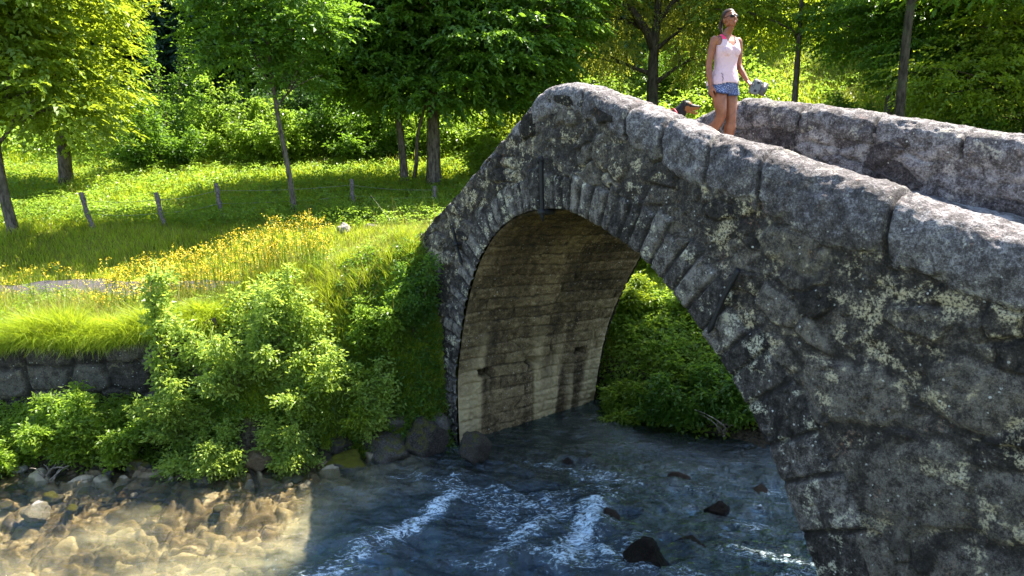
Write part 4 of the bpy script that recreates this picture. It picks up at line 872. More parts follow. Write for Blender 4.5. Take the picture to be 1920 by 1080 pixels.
# grass, herbs, flowers (uncountable)
def scatter(n, x0, x1, y0, y1, seed, cond=None):
    rng = np.random.RandomState(seed); x = rng.uniform(x0, x1, n); y = rng.uniform(y0, y1, n); k = np.abs(x) < y * 1.0 + 1.2
    if cond is not None: k &= cond(x, y)
    x, y = x[k], y[k]; return x, y, H(x, y), rng
def in_bridge(x, y):
    t, o = TO(x, y); return (o > -.1) & (o < WID + .1) & (t > -3.6)
def blades(x, y, z, rng, h0, h1, wd, bend=.5):
    n = len(x); h = rng.uniform(h0, h1, n) * (.45 + 1.0 * (.5 + .5 * vnoise(v3(x * 1.7, y * 1.7), 3)) * (.7 + .5 * vnoise(v3(x * 6, y * 6), 4))); a = rng.uniform(0, 6.283, n); f = rng.uniform(0, 6.283, n)
    B = np.stack([x, y, z], 1); s = np.stack([np.cos(a), np.sin(a), 0 * a], 1) * wd * .5; bd = np.stack([np.cos(f), np.sin(f), 0 * f], 1) * (h * rng.uniform(.15, bend * 1.5, n))[:, None]
    up = np.array([0, 0, 1.0]); m1 = B + up * h[:, None] * .55 + bd * .3; tp = B + up * h[:, None] * .95 + bd
    V = np.stack([B - s, B + s, m1 + s * .8, m1 - s * .8, tp], 1).reshape(-1, 3); i = np.arange(n)[:, None] * 5
    return V, i + np.array([[0, 1, 2, 3]]), i + np.array([[3, 2, 4]])
onpath = lambda x, y: (np.abs(y - np.interp(x, [-14, -9, -6, -3.4], [12.6, 12.55, 12.5, 12.2])) < .72) & (x < -3.4)
notbr0 = lambda x, y: ~in_bridge(x, y)
pathmask = lambda x, y: ~in_bridge(x, y) & ~onpath(x, y)
b = MB()
for (n, x0, x1, y0, y1, h0, h1, wd, sd, cnd) in (
    (125000, -11.5, -.6, WALL_Y - .05, 12.0, .10, .40, .009, 1, lambda x, y: pathmask(x, y)),
    (46000, -4.5, -.9, 9.0, 10.9, .10, .42, .009, 9, notbr0),
    (60000, -12.5, 3, 12.0, 17.5, .08, .26, .014, 2, lambda x, y: pathmask(x, y)),
    (85000, -19, 9, 17.3, 27, .10, .38, .026, 3, lambda x, y: ~in_bridge(x, y)),
    (60000, 2, 30, 15, 42, .10, .4, .036, 4, None),
    (46000, .9, 8, 11.6, 17, .1, .3, .012, 5, lambda x, y: ~in_bridge(x, y)),
    (14000, -22, 6, 26, 32, .2, .5, .04, 6, None)):
    x, y, z, rng = scatter(n, x0, x1, y0, y1, sd, cnd); V, Qd, Tr = blades(x, y, z, rng, h0, h1, wd); b.add(V, Qd, Tr)
# overhanging fringe at the wall top
x, y, z, rng = scatter(30000, -9, -4.3, WALL_Y - .20, WALL_Y + .12, 8); z = Hs(x, y + .35) + .02 - .12 * rng.uniform(0, 1, len(x)) * (y < WALL_Y - .05); V, Qd, Tr = blades(x, y, z, rng, .16, .46, .009, .8)
fall = rng.uniform(.05, 1, len(x)) * ss(WALL_Y + .12, WALL_Y - .1, y); V[4::5, 1] -= .14 * fall; V[4::5, 2] -= .34 * fall; V[2::5, 1] -= .08 * fall; V[3::5, 1] -= .08 * fall; V[2::5, 2] -= .08 * fall; V[3::5, 2] -= .08 * fall; b.add(V, Qd, Tr)
g = link("grass", b.mesh("grass", False), LF['grass']); kind(g, "stuff")
# dry straw-coloured blades mixed in
b = MB()
for (n, x0, x1, y0, y1, h0, h1, wd, sd) in ((13000, -9.5, -.8, WALL_Y - .1, 12, .2, .5, .007, 11), (3000, -9.2, -1.2, WALL_Y - .05, 11.9, .5, .95, .006, 15), (12000, -12, 2, 13.2, 17.3, .1, .3, .012, 12), (9000, -18, 8, 17, 26, .2, .5, .018, 13), (5000, 3, 20, 16, 30, .2, .5, .022, 14)):
    x, y, z, rng = scatter(n, x0, x1, y0, y1, sd, pathmask); V, Qd, Tr = blades(x, y, z, rng, h0, h1, wd); b.add(V, Qd, Tr)
kind(link("dry_grass", b.mesh("dry_grass", False), LF['grassb']), "stuff")
# leafy herbs over banks and meadow
def herbs(name, specs, mat):
    b = MB()
    for (n, x0, x1, y0, y1, h0, h1, L, sd, cnd) in specs:
        x, y, z, rng = scatter(n, x0, x1, y0, y1, sd, cnd); P = np.stack([x, y, z + rng.uniform(h0, h1, len(x))], 1); O = rng.normal(size=P.shape); O[:, 2] = np.abs(O[:, 2]) * .4
        V, Q = sprays(P, O, 6, L, rng, L * 1.8, .35, .32, .7); b.add(V, Q)
    kind(link(name, b.mesh(name, False), mat), "stuff")
notbr = lambda x, y: ~in_bridge(x, y)
herbs("undergrowth", [(5200, -8.5, -1.15, 8.75, WALL_Y - .1, .02, .3, .05, 21, lambda x, y: (y > shore(x) + .35) & notbr(x, y)), (9000, .9, 7, 9.7, 12.5, .03, .4, .075, 22, lambda x, y: (y > shore(x) + .45) & notbr(x, y)), (1300, .9, 7.5, 12.4, 16.5, .03, .2, .06, 23, notbr),
                       (3500, -14, 3, 16.2, 18.2, .05, .45, .075, 24, None), (6000, -18, 5, 18, 28, .05, .4, .10, 25, None), (9500, -26, 10, 26, 35, .1, 1.2, .16, 26, None), (7500, 3, 30, 24, 40, .05, .45, .11, 27, None), (4200, -9, -1.5, 9.8, 12, .04, .34, .042, 28, lambda x, y: pathmask(x, y) & (vnoise(v3(x * 1.9, y * 1.9), 6) > -.05)), (3200, -3.3, -.7, 9.3, 10.6, .0, .18, .05, 29, notbr)], LF['herb'])
herbs("forest_floor_plants", [(9000, -34, 34, 32, 44, .1, 1.2, .28, 31, None)], LF['deep'])
# hanging plants on the dark earth bank beside the pier and on the wall
herbs("bank_creepers", [(3800, -4.3, -.9, 9.0, 10.3, .02, .22, .055, 32, notbr), (1500, -2.6, -.9, 9.2, 10.6, .02, .3, .06, 33, notbr)], LF['mid'])
# yellow ragwort-like flowers: stems + umbels
def flowers():
    rng = np.random.RandomState(55); n = 330; x = np.concatenate([-3.0 - 3.7 * rng.uniform(0, 1, n), rng.uniform(-9.4, -5.6, 45)]); y = np.concatenate([10.95 + rng.normal(size=n) * .22, 11.1 + rng.normal(size=45) * .35])
    y = np.clip(y, 10.3, 12.0); z = H(x, y); b = MB(); f = MB(); lv = []
    for i in range(len(x)):
        h = rng.uniform(.40, .95) * (1.15 if x[i] > -6.5 else .9); a = rng.uniform(0, 6.28); tip = np.array([x[i] + math.cos(a) * h * .15, y[i] + math.sin(a) * h * .15, z[i] + h]); bs = np.array([x[i], y[i], z[i]]); mid = bs * .45 + tip * .55
        b.tube([bs, mid, tip], [.005, .004, .002], 3, False)
        for q in range(rng.randint(6, 11)):
            t2 = tip + np.array([rng.normal() * .07, rng.normal() * .07, rng.uniform(-.13, .03)]); b.tube([mid * .3 + tip * .7, t2], [.002, .0015], 3, False)
            m_ = rng.randint(2, 5); cc = t2 + rng.normal(size=(m_, 3)) * .016
            for c in cc:
                r = rng.uniform(.006, .0115); th = np.arange(5) * 1.2566; tl = rng.normal(size=2) * .4
                ring = c + np.stack([np.cos(th) * r, np.sin(th) * r, np.cos(th) * r * tl[0] + np.sin(th) * r * tl[1]], 1); f.add(np.concatenate([ring, [c + [0, 0, .004]]]), None, [[k, (k + 1) % 5, 5] for k in range(5)])
    kind(link("flower_stems", b.mesh("flower_stems"), LF['herb']), "stuff")
    m = leaf_mat("yellow_petals", (.62, .42, .01), (.85, .62, .02), (.8, .6, .02), .3); kind(link("yellow_flowers", f.mesh("yellow_flowers", False), m), "stuff")
flowers()

# ------------------------------------------------------------------ fence posts and wire
PW = plain("weathered_post", (.13, .11, .10), .9, .1, 0, .5, .8, 22); WIRE = plain("fence_wire", (.25, .25, .24), .5, .5, .8)
posts = [(176, 432, 160, 363, "leaning split fence post, leftmost in the row"), (311, 430, 299, 363, "tilted grey fence post between the leftmost post and the meadow shadow"), (419, 412, 410, 346, "straight fence post nearest left of the thin tree stem"), (664, 392, 661, 338, "slim shaded fence post right of the thin tree stem"), (817, 385, 815, 350, "short shaded fence post under the large tree trunk")]
def ground_hit(px, py):
    d0 = (px - 960) / 1280; v = (540 - py) / 1280; cp, sp = math.cos(R(PITCH)), math.sin(R(PITCH)); dy = cp + v * sp; dz = -sp + v * cp; S = np.arange(11.5, 40, .05); s = S[np.argmax(dz * S < H(d0 * S, dy * S))]
    return np.array([d0 * s, dy * s, dz * s])
tops = []
for (bx_, by_, tx_, ty_, lb) in posts:
    p = ground_hit(bx_, by_); s = p[1]; top = np.array([p[0] + (tx_ - bx_) / 1280 * s, p[1], p[2] + (by_ - ty_) / 1280 * s * 1.03])
    t = MB(); k = np.linspace(0, 1, 12)[:, None]; d = top - p; Pp = p * 0 + d * k - np.array([0, 0, .05]) * (1 - k); Pp = Pp + .012 * np.sin(k * 9) * np.array([1, 0, 0]); r = .055 * (1 + .12 * np.sin(k[:, 0] * 17)); t.tube(Pp, r, 9)
    o = link("fence_post", t.mesh("fence_post"), PW); o.location = p; tag(o, lb, "fence post", "fence posts along the meadow"); tops.append((p, top))
order = [(ground_hit(5, 440), None)] + tops
b = MB()
for hgt in (.45, .8):
    for i in range(len(tops) - 1):
        a = tops[i][0] * (1 - hgt) + tops[i][1] * hgt; c = tops[i + 1][0] * (1 - hgt) + tops[i + 1][1] * hgt; k = np.linspace(0, 1, 14)[:, None]; P = a * (1 - k) + c * k; P[:, 2] -= .05 * np.sin(k[:, 0] * np.pi); P[:, 1] -= .05; b.tube(P, .004, 4, False)
tag(link("fence_wire", b.mesh("fence_wire"), WIRE), "two strands of thin sagging wire strung between the meadow fence posts", "wire")
# driftwood on the shore
b = MB(); rng = np.random.RandomState(2); p = np.array([wp(95, 905)[0], wp(95, 905)[1], WATER + .08])
for i in range(7): limb(b, (0, 0, 0) + rng.normal(size=3) * .04, (rng.uniform(-.5, .35), rng.uniform(-.1, .2), rng.uniform(.03, .22)), .014, .004, rng, .25, 8, 6)
o = link("driftwood", b.mesh("driftwood"), BKL); o.location = p; tag(o, "tangle of pale bare driftwood twigs on the left shore", "driftwood")
b = MB(); q = wp(1350, 835); p = np.array([q[0] * 1.02, q[1] * 1.02, WATER + .12])
for i in range(8): limb(b, (0, 0, 0) + rng.normal(size=3) * .06, (rng.uniform(-.45, .35), rng.uniform(-.1, .2), rng.uniform(.03, .42)), .018, .004, rng, .25, 8, 6)
o = link("driftwood", b.mesh("driftwood"), BKL); o.location = p; tag(o, "dead branches piled at the shaded water's edge under the arch", "driftwood")
# ------------------------------------------------------------------ the woman
def remeshed(mb, name, vox, smooth=6):
    me = mb.mesh(name + "_raw"); o = bpy.data.objects.new(name + "_raw", me); C.objects.link(o)
    r = o.modifiers.new("r", 'REMESH'); r.mode = 'VOXEL'; r.voxel_size = vox; r.use_smooth_shade = True
    s = o.modifiers.new("s", 'SMOOTH'); s.iterations = smooth; s.factor = .5
    dg = bpy.context.evaluated_depsgraph_get(); ev = o.evaluated_get(dg); out = bpy.data.meshes.new_from_object(ev); bpy.data.objects.remove(o)
    n = len(out.vertices); co = np.empty(n * 3, np.float32); out.vertices.foreach_get("co", co)
    no = np.empty(n * 3, np.float32); out.vertices.foreach_get("normal", no)
    F = np.array([list(p.vertices) + ([-1] if len(p.vertices) == 3 else []) for p in out.polygons]); bpy.data.meshes.remove(out)
    return co.reshape(-1, 3).astype(float), no.reshape(-1, 3).astype(float), F
def from_np(name, V, F, attrs=None):
    q = F[F[:, 3] >= 0]; t = F[F[:, 3] < 0][:, :3]; return np_mesh(name, V, q, t, attrs)
def submesh(name, V, N, F, mask, off, thick=.004):
    """cloth: the faces under the mask pushed out along the normals, with a thin inner layer"""
    k = mask[F].all(1) if (F >= 0).all() else np.array([all(mask[i] for i in f if i >= 0) for f in F])
    G = F[k]; q = G[G[:, 3] >= 0]; used = np.unique(q); idx = -np.ones(len(V), np.int64); idx[used] = np.arange(len(used)); n = len(used)
    o_ = off[used] if np.ndim(off) else off * np.ones(n)
    A = V[used] + N[used] * o_[:, None]; B = V[used] + N[used] * (o_ - thick)[:, None]; q = idx[q]
    E = {}; 
    for f in q:
        for a, b in zip(f, np.roll(f, -1)):
            if (b, a) in E: del E[(b, a)]
            else: E[(a, b)] = 1
    rim = np.array([[a, a + n, b + n, b] for a, b in E]) if E else np.zeros((0, 4), int)
    return np_mesh(name, np.concatenate([A, B]), np.concatenate([q, q[:, ::-1] + n, rim]))
def skin_mat():
    m = NT("tanned_skin"); n = m.noise(9, 4); c = m.mix(m.rng(n, .35, .65), (.185, .058, .024), (.26, .092, .042)); mm = m.done(c, .45, None, .4)
    m.p.inputs["Subsurface Weight"].default_value = .12; m.p.inputs["Subsurface Radius"].default_value = (.02, .008, .004); return mm
SKIN = skin_mat()
def person():
    th = R(22)
    pos = BW(np.array([.70]), 1.72, 0)[0] + np.array([-.135, -.02, 0]); dz = float(dkz(.70)) + .035
    root = empty("person", (pos[0], pos[1], dz), th)
    tag(root, "woman in pale sleeveless top, patterned shorts and sunglasses walking over the bridge", "person")
    root.scale = (.955,) * 3
    # local frame: faces -Y, her left is +X
    def ring_loft(b, rows, n=28, pw=2.3):
        V = []
        for (z, cx, cy, rx, ry) in rows:
            a = np.arange(n) * 2 * np.pi / n; ca, sa = np.cos(a), np.sin(a); k = 2 / pw
            V.append(np.stack([cx + rx * np.sign(ca) * abs(ca) ** k, cy + ry * np.sign(sa) * abs(sa) ** k, np.full(n, z)], 1))
        m = len(rows); V = np.concatenate(V + [np.array([[rows[0][1], rows[0][2], rows[0][0]], [rows[-1][1], rows[-1][2], rows[-1][0]]])]); i = np.arange(n)
        T = np.concatenate([np.stack([np.full(n, m * n), i, (i + 1) % n], 1), np.stack([np.full(n, m * n + 1), (m - 1) * n + (i + 1) % n, (m - 1) * n + i], 1)])
        b.add(V, grid_q(m, n, True), T)
    def spline(P, r, n=26):
        P = np.array(P, float); k = np.linspace(0, len(P) - 1, n); i = np.clip(k.astype(int), 0, len(P) - 2); f = (k - i)[:, None]
        Pm = P[np.clip(i - 1, 0, None)]; Pn = P[np.clip(i + 2, None, len(P) - 1)]
        Q = .5 * ((2 * P[i]) + (P[i + 1] - Pm) * f + (2 * Pm - 5 * P[i] + 4 * P[i + 1] - Pn) * f ** 2 + (-Pm + 3 * P[i] - 3 * P[i + 1] + Pn) * f ** 3)
        return Q, np.interp(k, range(len(P)), r)
    def chain(b, P, r, n=16, flat=1.):
        Q, rr_ = spline(P, r); b.tube(Q, np.stack([rr_, rr_ * flat], 1), n); b.sphere(Q[0], rr_[0], 12, 8); b.sphere(Q[-1], rr_[-1], 12, 8)
    lean = .02
    def torso(b):
        ring_loft(b, [(.77, 0, .010, .125, .095), (.82, 0, .012, .162, .118), (.88, 0, .012, .170, .122), (.95, 0, .004, .150, .105), (1.02, 0, -.004, .128, .088), (1.08, 0, -.006, .124, .086), (1.15, 0, -.008, .136, .095),
                      (1.21, 0, -.012, .148, .104), (1.27, 0, -.008, .155, .100), (1.325, 0, .004, .160, .084), (1.36, 0, .010, .140, .066), (1.385, 0, .012, .095, .052), (1.40, 0, .010, .060, .050)], 30)
        b.sphere((.062, -.088, 1.215), (.056, .045, .056)); b.sphere((-.062, -.088, 1.215), (.056, .045, .056))   # bust
        b.sphere((.075, .085, .855), (.080, .062, .075)); b.sphere((-.075, .085, .855), (.080, .062, .075))
        for s in (-1, 1): b.sphere((s * .162, .010, 1.335), (.052, .050, .052))
    # legs: her left (+X) carries the weight, her right (-X) trails behind with the heel lifting
    legL = [(.084, .010, .82), (.084, -.030, .66), (.078, -.060, .47), (.078, -.045, .30), (.075, -.020, .09)]
    legR = [(-.086, .010, .82), (-.082, -.045, .66), (-.075, -.060, .475), (-.105, .080, .31), (-.135, .225, .15)]
    rl = [.090, .079, .054, .053, .034]
    def legs(b):
        for P in (legL, legR):
            Q, r = spline(P, rl, 34); kk = np.linspace(0, 4, 34); r = r * (1 + .0 * kk); calf = .012 * np.exp(-((kk - 2.75) / .42) ** 2); r = r + calf; knee = .004 * np.exp(-((kk - 2.0) / .15) ** 2); r = r + knee
            b.tube(Q, r, 20); b.sphere(Q[0], r[0]); b.sphere(Q[-1], r[-1])
    def foot(b, an, toe): 
        an = np.array(an, float); toe = np.array(toe, float); heel = an + np.array([0, .045, -.045])
        Q, r = spline([heel, an * .45 + toe * .55 + [0, 0, .004], toe], [.032, .036, .022], 12); b.tube(Q, np.stack([r * 1.15, r * .85], 1), 12); b.sphere(Q[0], r[0]); b.sphere(Q[-1], (.035, .03, .018)); b.tube([an, heel + [0, -.02, .01]], [.034, .034], 10)
    armR = [(-.172, .010, 1.335), (-.196, .022, 1.20), (-.214, .022, 1.065), (-.222, -.002, .95), (-.216, -.032, .84)]
    armL = [(.172, .010, 1.335), (.198, .018, 1.20), (.205, .012, 1.085), (.205, -.060, .985), (.215, -.140, .890)]
    ra = [.047, .043, .036, .034, .0235]
    def hand(b, wrist, d, palmn, curl, thumb_dir, hold=False):
        d = np.array(d, float); d /= np.linalg.norm(d); pn = np.array(palmn, float); pn -= d * (pn @ d); pn /= np.linalg.norm(pn); s = np.cross(d, pn); w0 = np.array(wrist, float)
        if s @ np.array(thumb_dir) < 0: s = -s
        k = w0 + d * .085                     # knuckle centre
        Q = np.array([w0, w0 + d * .03, w0 + d * .06, k]); b.tube(Q, np.array([[.024, .018], [.034, .017], [.040, .016], [.038, .013]]) if abs(np.cross([0, 0, 1.], d) @ s) > .5 else np.array([[.018, .024], [.017, .034], [.016, .040], [.013, .038]]), 12)
        for i, (o_, L) in enumerate(((.030, .068), (.010, .077), (-.010, .071), (-.029, .055))):
            P = [k + s * o_ - d * .01]; dd = d.copy(); 
            for j, f in enumerate((.44, .31, .25)):
                c = curl * (1 + .12 * i) * (1.0 if j else .7); dd = dd * math.cos(c) + pn * math.sin(c); dd /= np.linalg.norm(dd); P.append(P[-1] + dd * L * f)
            b.tube(P, [.0092, .0088, .0082, .0062], 8); b.sphere(P[-1], .0066, 8, 6)
        P = [w0 + d * .022 + s * .022, w0 + d * .050 + s * .044 + pn * .012, w0 + d * .078 + s * .050 + pn * .024, w0 + d * .098 + s * (.045 if not hold else .038) + pn * .034]
        b.tube(P, [.014, .0115, .0098, .0072], 9); b.sphere(P[-1], .0075, 8, 6)
    def headparts(b):
        c = np.array([.0, -.012, 1.565]); 
        ring_loft(b, [(1.36, 0, .014, .062, .056), (1.40, 0, .012, .050, .052), (1.44, 0, .004, .047, .051), (1.48, 0, -.002, .047, .052)], 20)
        b.sphere((0, .008, 1.602), (.073, .092, .083), 22, 16)                 # skull
        b.sphere((0, -.030, 1.562), (.060, .062, .080), 20, 14)                # face
        b.sphere((0, -.050, 1.508), (.036, .038, .030), 16, 10)                # chin/jaw
        b.sphere((0, -.010, 1.520), (.056, .058, .036), 16, 10)
        b.tube([(0, -.090, 1.590), (0, -.104, 1.562), (0, -.107, 1.555)], [.008, .012, .012], 10); b.sphere((0, -.106, 1.553), (.013, .012, .010), 10, 8)  # nose
        b.sphere((0, -.090, 1.526), (.021, .010, .0075), 12, 8); b.sphere((0, -.0885, 1.517), (.018, .010, .007), 12, 8)                                  # lips
        b.sphere((0, -.084, 1.606), (.045, .014, .012), 14, 8)                                                                                             # brow
        for s in (-1, 1): b.sphere((s * .072, .004, 1.565), (.010, .018, .029), 10, 8); b.sphere((s * .040, -.066, 1.553), (.020, .018, .018), 10, 8)
    # head turned to her left and lifted
    hy, hp = R(0), R(-8); piv = np.array([0, .005, 1.47])
    Rz = np.array([[math.cos(hy), -math.sin(hy), 0], [math.sin(hy), math.cos(hy), 0], [0, 0, 1]]); Rx = np.array([[1, 0, 0], [0, math.cos(hp), -math.sin(hp)], [0, math.sin(hp), math.cos(hp)]])
    RH = Rz @ Rx; shift = np.array([.012, -.022, -.004])
    def turn(P, k=1.): P = np.asarray(P, float); return (P - piv) @ RH.T + piv + shift
    hb_ = MB(); headparts(hb_)
    for i, V in enumerate(hb_.V):
        w_ = ss(1.40, 1.49, V[:, 2])[:, None]; hb_.V[i] = V * (1 - w_) + turn(V) * w_
    b = MB(); torso(b); legs(b); chain(b, armR, ra); chain(b, armL, ra)
    foot(b, legL[-1], (.087, -.15, .035)); foot(b, legR[-1], (-.125, .10, .032))
    hand(b, armR[-1], (.02, -.12, -1), (1, -.1, 0), .30, (0, -1, 0)); LW = np.array(armL[-1]); LD = np.array([.10, -.75, -.62]); LD /= np.linalg.norm(LD)
    hand(b, LW, LD, (-.15, .55, -.9), .62, (.6, .3, .3), True)
    for V, off in ((hb_, 0),):
        for i in range(len(hb_.V)): pass
    b.V += hb_.V; n0 = b.n
    # merge the head arrays with index offset
    cnt = 0
    for q in hb_.Q: b.Q.append(q + n0)
    for t in hb_.T: b.T.append(t + n0)
    b.n += hb_.n
    V, N, F = remeshed(b, "person_body", .0055, 5)
    body = link("body", from_np("body", V, F), SKIN, root)
    # lips as a tinted thin cap would be lost at this size; clothing from an armless copy
    b2 = MB(); torso(b2); legs(b2); V2, N2, F2 = remeshed(b2, "trunk_only", .008, 6)
    x, y, z = V2[:, 0], V2[:, 1], V2[:, 2]; ax_ = np.abs(x)
    strap = np.interp(z, [1.0, 1.23, 1.28, 1.32, 1.40], [.4, .4, .135, .118, .098]); neck = np.where(y < 0, np.interp(z, [1.27, 1.30, 1.36, 1.41], [0, .045, .066, .078]), np.interp(z, [1.33, 1.36, 1.41], [0, .04, .06]))
    top = (z > .845 + .02 * np.cos(x * 12)) & (z < 1.402) & (ax_ < strap) & ((ax_ > neck) | (z < 1.27))
    wr = vnoise(np.stack([x * 9, y * 9, z * 5], 1), 4) * .004 + vnoise(np.stack([x * 22, y * 22, z * 9], 1), 6) * .002
    flare = .009 + .008 * ss(1.12, .88, z) + wr
    m = NT("pale_pink_knit"); n = m.noise(9, 5, .6, None, .8); g = m.math('SINE', m.math('MULTIPLY', m.n("ShaderNodeSeparateXYZ", i_Vector=m.pos()).outputs[0], 700)); c = m.mix(n, (.56, .37, .41), (.64, .46, .50)); topm = m.done(c, .8, m.bump(m.math('ADD', n, m.math('MULTIPLY', g, .02)), .8, .03), .2)
    V2b = V2.copy(); V2b[:, 1] -= .004 * ss(1.2, .9, z) * np.sign(-y)
    link("tank_top", submesh("tank_top", V2b, N2, F2, top, flare), topm, root)
    hemz = np.where((x * 1.0) < 0, .735, .722) + .030 * np.clip((ax_ - .08) / .09, 0, 1) ** 2
    sh = (z < .90) & (z > hemz)
    m = NT("patterned_shorts_cloth"); v = m.voro(95); v2 = m.noise(120, 3); c = m.mix(m.rng(v, .30, .42), (.42, .46, .58), (.03, .04, .11)); c = m.mix(m.rng(v2, .5, .56), c, (.10, .13, .26)); shm = m.done(c, .75, None, .2)
    so_ = link("shorts", submesh("shorts", V2, N2, F2, sh, .009 + .016 * ss(.88, .74, z) + wr * .8), shm, root)
    trm = plain("dark_trim", (.03, .035, .07), .7)
    # hem trim and pale inner lining
    lin = (z < hemz + .012) & (z > hemz - .010); link("trim", submesh("trim", V2, N2, F2, lin, .0265 + wr * .8, .004), trm, so_)
    # pink strap lining on her right shoulder, black zigzag on the hip of the top
    pk = (z > 1.335) & (z < 1.40) & (x < -.05) & (x > -.118); link("shoulder_patch", submesh("shoulder_patch", V2, N2, F2, pk & top, .0135, .002), plain("hot_pink", (.75, .03, .12), .6), root)
    i = [int(np.argmin((x - a) ** 2 + (z - c) ** 2 + (y > 0) * 9)) for a, c in ((-.108, .965), (-.100, .945), (-.108, .925), (-.098, .905), (-.106, .885), (-.100, .862))]
    zb_ = MB(); zb_.tube(V2[i] + N2[i] * .031, .0028, 5); link("zip_cord", zb_.mesh("zip_cord"), trm, root)
    # hair
    hm = NT("brown_hair"); n = hm.noise(60, 5, .6, hm.pos((1, 1, .12))); hair = hm.done(hm.mix(n, (.014, .007, .004), (.06, .030, .016)), .45, hm.bump(n, .6, .004), .15)
    cap = MB(); cap.sphere((0, .012, 1.608), (.0785, .097, .087), 34, 24); Vc = cap.V[0]
    keepv = ((Vc[:, 1] > -.020 - (Vc[:, 2] - 1.60) * .62) & (Vc[:, 2] > 1.545 - .0 * Vc[:, 1])) | (Vc[:, 2] > 1.655) | ((Vc[:, 1] > .045) & (Vc[:, 2] > 1.53)); Qc = cap.Q[0]; Tc = cap.T[0]
    Vc = turn(Vc * 1.0 + .0015 * vnoise(Vc * 60, 3)[:, None]); hbm = MB().add(Vc, Qc[keepv[Qc].all(1)], Tc[keepv[Tc].all(1)])
    pt = turn([(0, .095, 1.60), (-.008, .125, 1.585), (-.022, .13, 1.53), (-.030, .105, 1.46), (-.034, .085, 1.40)]); hbm.tube(spline(pt, [1] * 5, 20)[0], np.interp(np.linspace(0, 1, 20), [0, .12, .4, 1], [.018, .026, .026, .006]), 10); hbm.sphere(pt[0], .024)
    link("hair", hbm.mesh("hair"), hair, root)
    # sunglasses
    g = MB(); 
    for s in (-1, 1):
        a = np.arange(18) * 2 * np.pi / 18; out = np.stack([s * .031 + .026 * np.cos(a), -.0985 + .010 * ((.031 * s + .026 * np.cos(a)) / .06) ** 2 * 2, 1.586 + .019 * np.sin(a) * (1 + .15 * np.sin(a))], 1)
        n = len(out); g.add(np.concatenate([turn(out), turn(out + [0, .004, 0]), turn([out.mean(0) - [0, .004, 0]])]), [[k, (k + 1) % n, (k + 1) % n + n, k + n] for k in range(n)], [[k, 2 * n, (k + 1) % n] for k in range(n)])
        g.tube(turn([(s * .056, -.094, 1.592), (s * .072, -.05, 1.588), (s * .077, .005, 1.582)]), .0028, 6)
    g.tube(turn([(-.008, -.103, 1.590), (.008, -.103, 1.590)]), .003, 6); link("sunglasses", g.mesh("sunglasses"), plain("black_glossy_plastic", (.006, .005, .006), .45, .2, 0, .1, 0), root)
    lp = MB(); lp.sphere(turn([(0, -.097, 1.525)])[0], (.020, .0045, .0055), 12, 8); lp.sphere(turn([(0, -.0955, 1.5165)])[0], (.017, .0045, .0050), 12, 8); link("lips", lp.mesh("lips"), plain("lips", (.38, .12, .09), .45, .4), root)
    # the controller held in her left hand
    Mr = Matrix.Translation(root.location) @ Matrix.Rotation(th, 4, 'Z') @ Matrix.Scale(.955, 4); hc = Mr @ Vector(tuple(LW + LD * .105 + np.array([.035, -.012, -.008])))
    rc = empty("remote_controller", tuple(hc)); tag(rc, "grey two stick remote controller with clamped phone in the woman's left hand", "remote controller")
    zc = Vector((-.15, -.93, .33)).normalized(); yc = Vector((.92, -.05, -.42)); yc = (yc - zc * yc.dot(zc)).normalized(); xc = yc.cross(zc)
    rc.rotation_euler = Matrix((xc, yc, zc)).transposed().to_euler(); rc.scale = (.98,) * 3
    bo = MB(); 
    def rbox(b, c, h, r=.012, n=6):
        # rounded slab: superellipse outline lofted with bevelled rims
        a = np.arange(40) * 2 * np.pi / 40; k = 2 / 5.; ox = np.sign(np.cos(a)) * abs(np.cos(a)) ** k; oy = np.sign(np.sin(a)) * abs(np.sin(a)) ** k; V = []
        for zz_, s_ in ((-1, .90), (-.8, .985), (0, 1), (.8, .985), (1, .90)): V.append(np.stack([c[0] + ox * h[0] * s_, c[1] + oy * h[1] * s_, np.full(40, c[2] + zz_ * h[2])], 1))
        V.append(np.array([[c[0], c[1], c[2] - h[2]], [c[0], c[1], c[2] + h[2]]])); i_ = np.arange(40)
        b.add(np.concatenate(V), grid_q(5, 40, True), np.concatenate([np.stack([np.full(40, 200), i_, (i_ + 1) % 40], 1), np.stack([np.full(40, 201), 160 + (i_ + 1) % 40, 160 + i_], 1)]))
    rbox(bo, (0, 0, 0), (.085, .055, .020)); link("body_shell", bo.mesh("body_shell"), plain("grey_plastic", (.13, .125, .115), .6, .4, 0, .05), rc)
    for s in (-1, 1):
        st = MB(); st.tube([(s * .052, .012, .018), (s * .052, .012, .024)], [.017, .016], 16); st.tube([(s * .052, .012, .022), (s * .052, .012, .042)], [.003, .0055], 10); link("stick", st.mesh("stick"), plain("black_rubber", (.02, .02, .02), .5), rc)
    bt = MB()
    for q in (-.020, 0, .020): bt.tube([(q, -.020, .019), (q, -.020, .0225)], .0055, 12)
    bt.box((0, -.038, .0205), (.026, .003, .0015)); link("button", bt.mesh("button"), plain("black_rubber_button", (.03, .03, .03), .5), rc)
    ph = MB(); rbox(ph, (.0, .088, .014), (.078, .038, .0055)); po = link("phone", ph.mesh("phone"), plain("dark_phone", (.03, .028, .028), .5, .3), rc)
    sc_ = MB(); sc_.box((0, .088, .0202), (.070, .032, .0006)); link("screen", sc_.mesh("screen"), plain("phone_screen", (.07, .06, .055), .3, .3), po)
    clm = plain("grey_clamp", (.1, .1, .095), .5)
    for s in (-1, 1): cl = MB(); cl.tube([(s * .03, .045, .004), (s * .03, .065, .004)], .005, 8); cl.box((s * .03, .053, .014), (.012, .004, .012)); link("clamp", cl.mesh("clamp"), clm, rc)
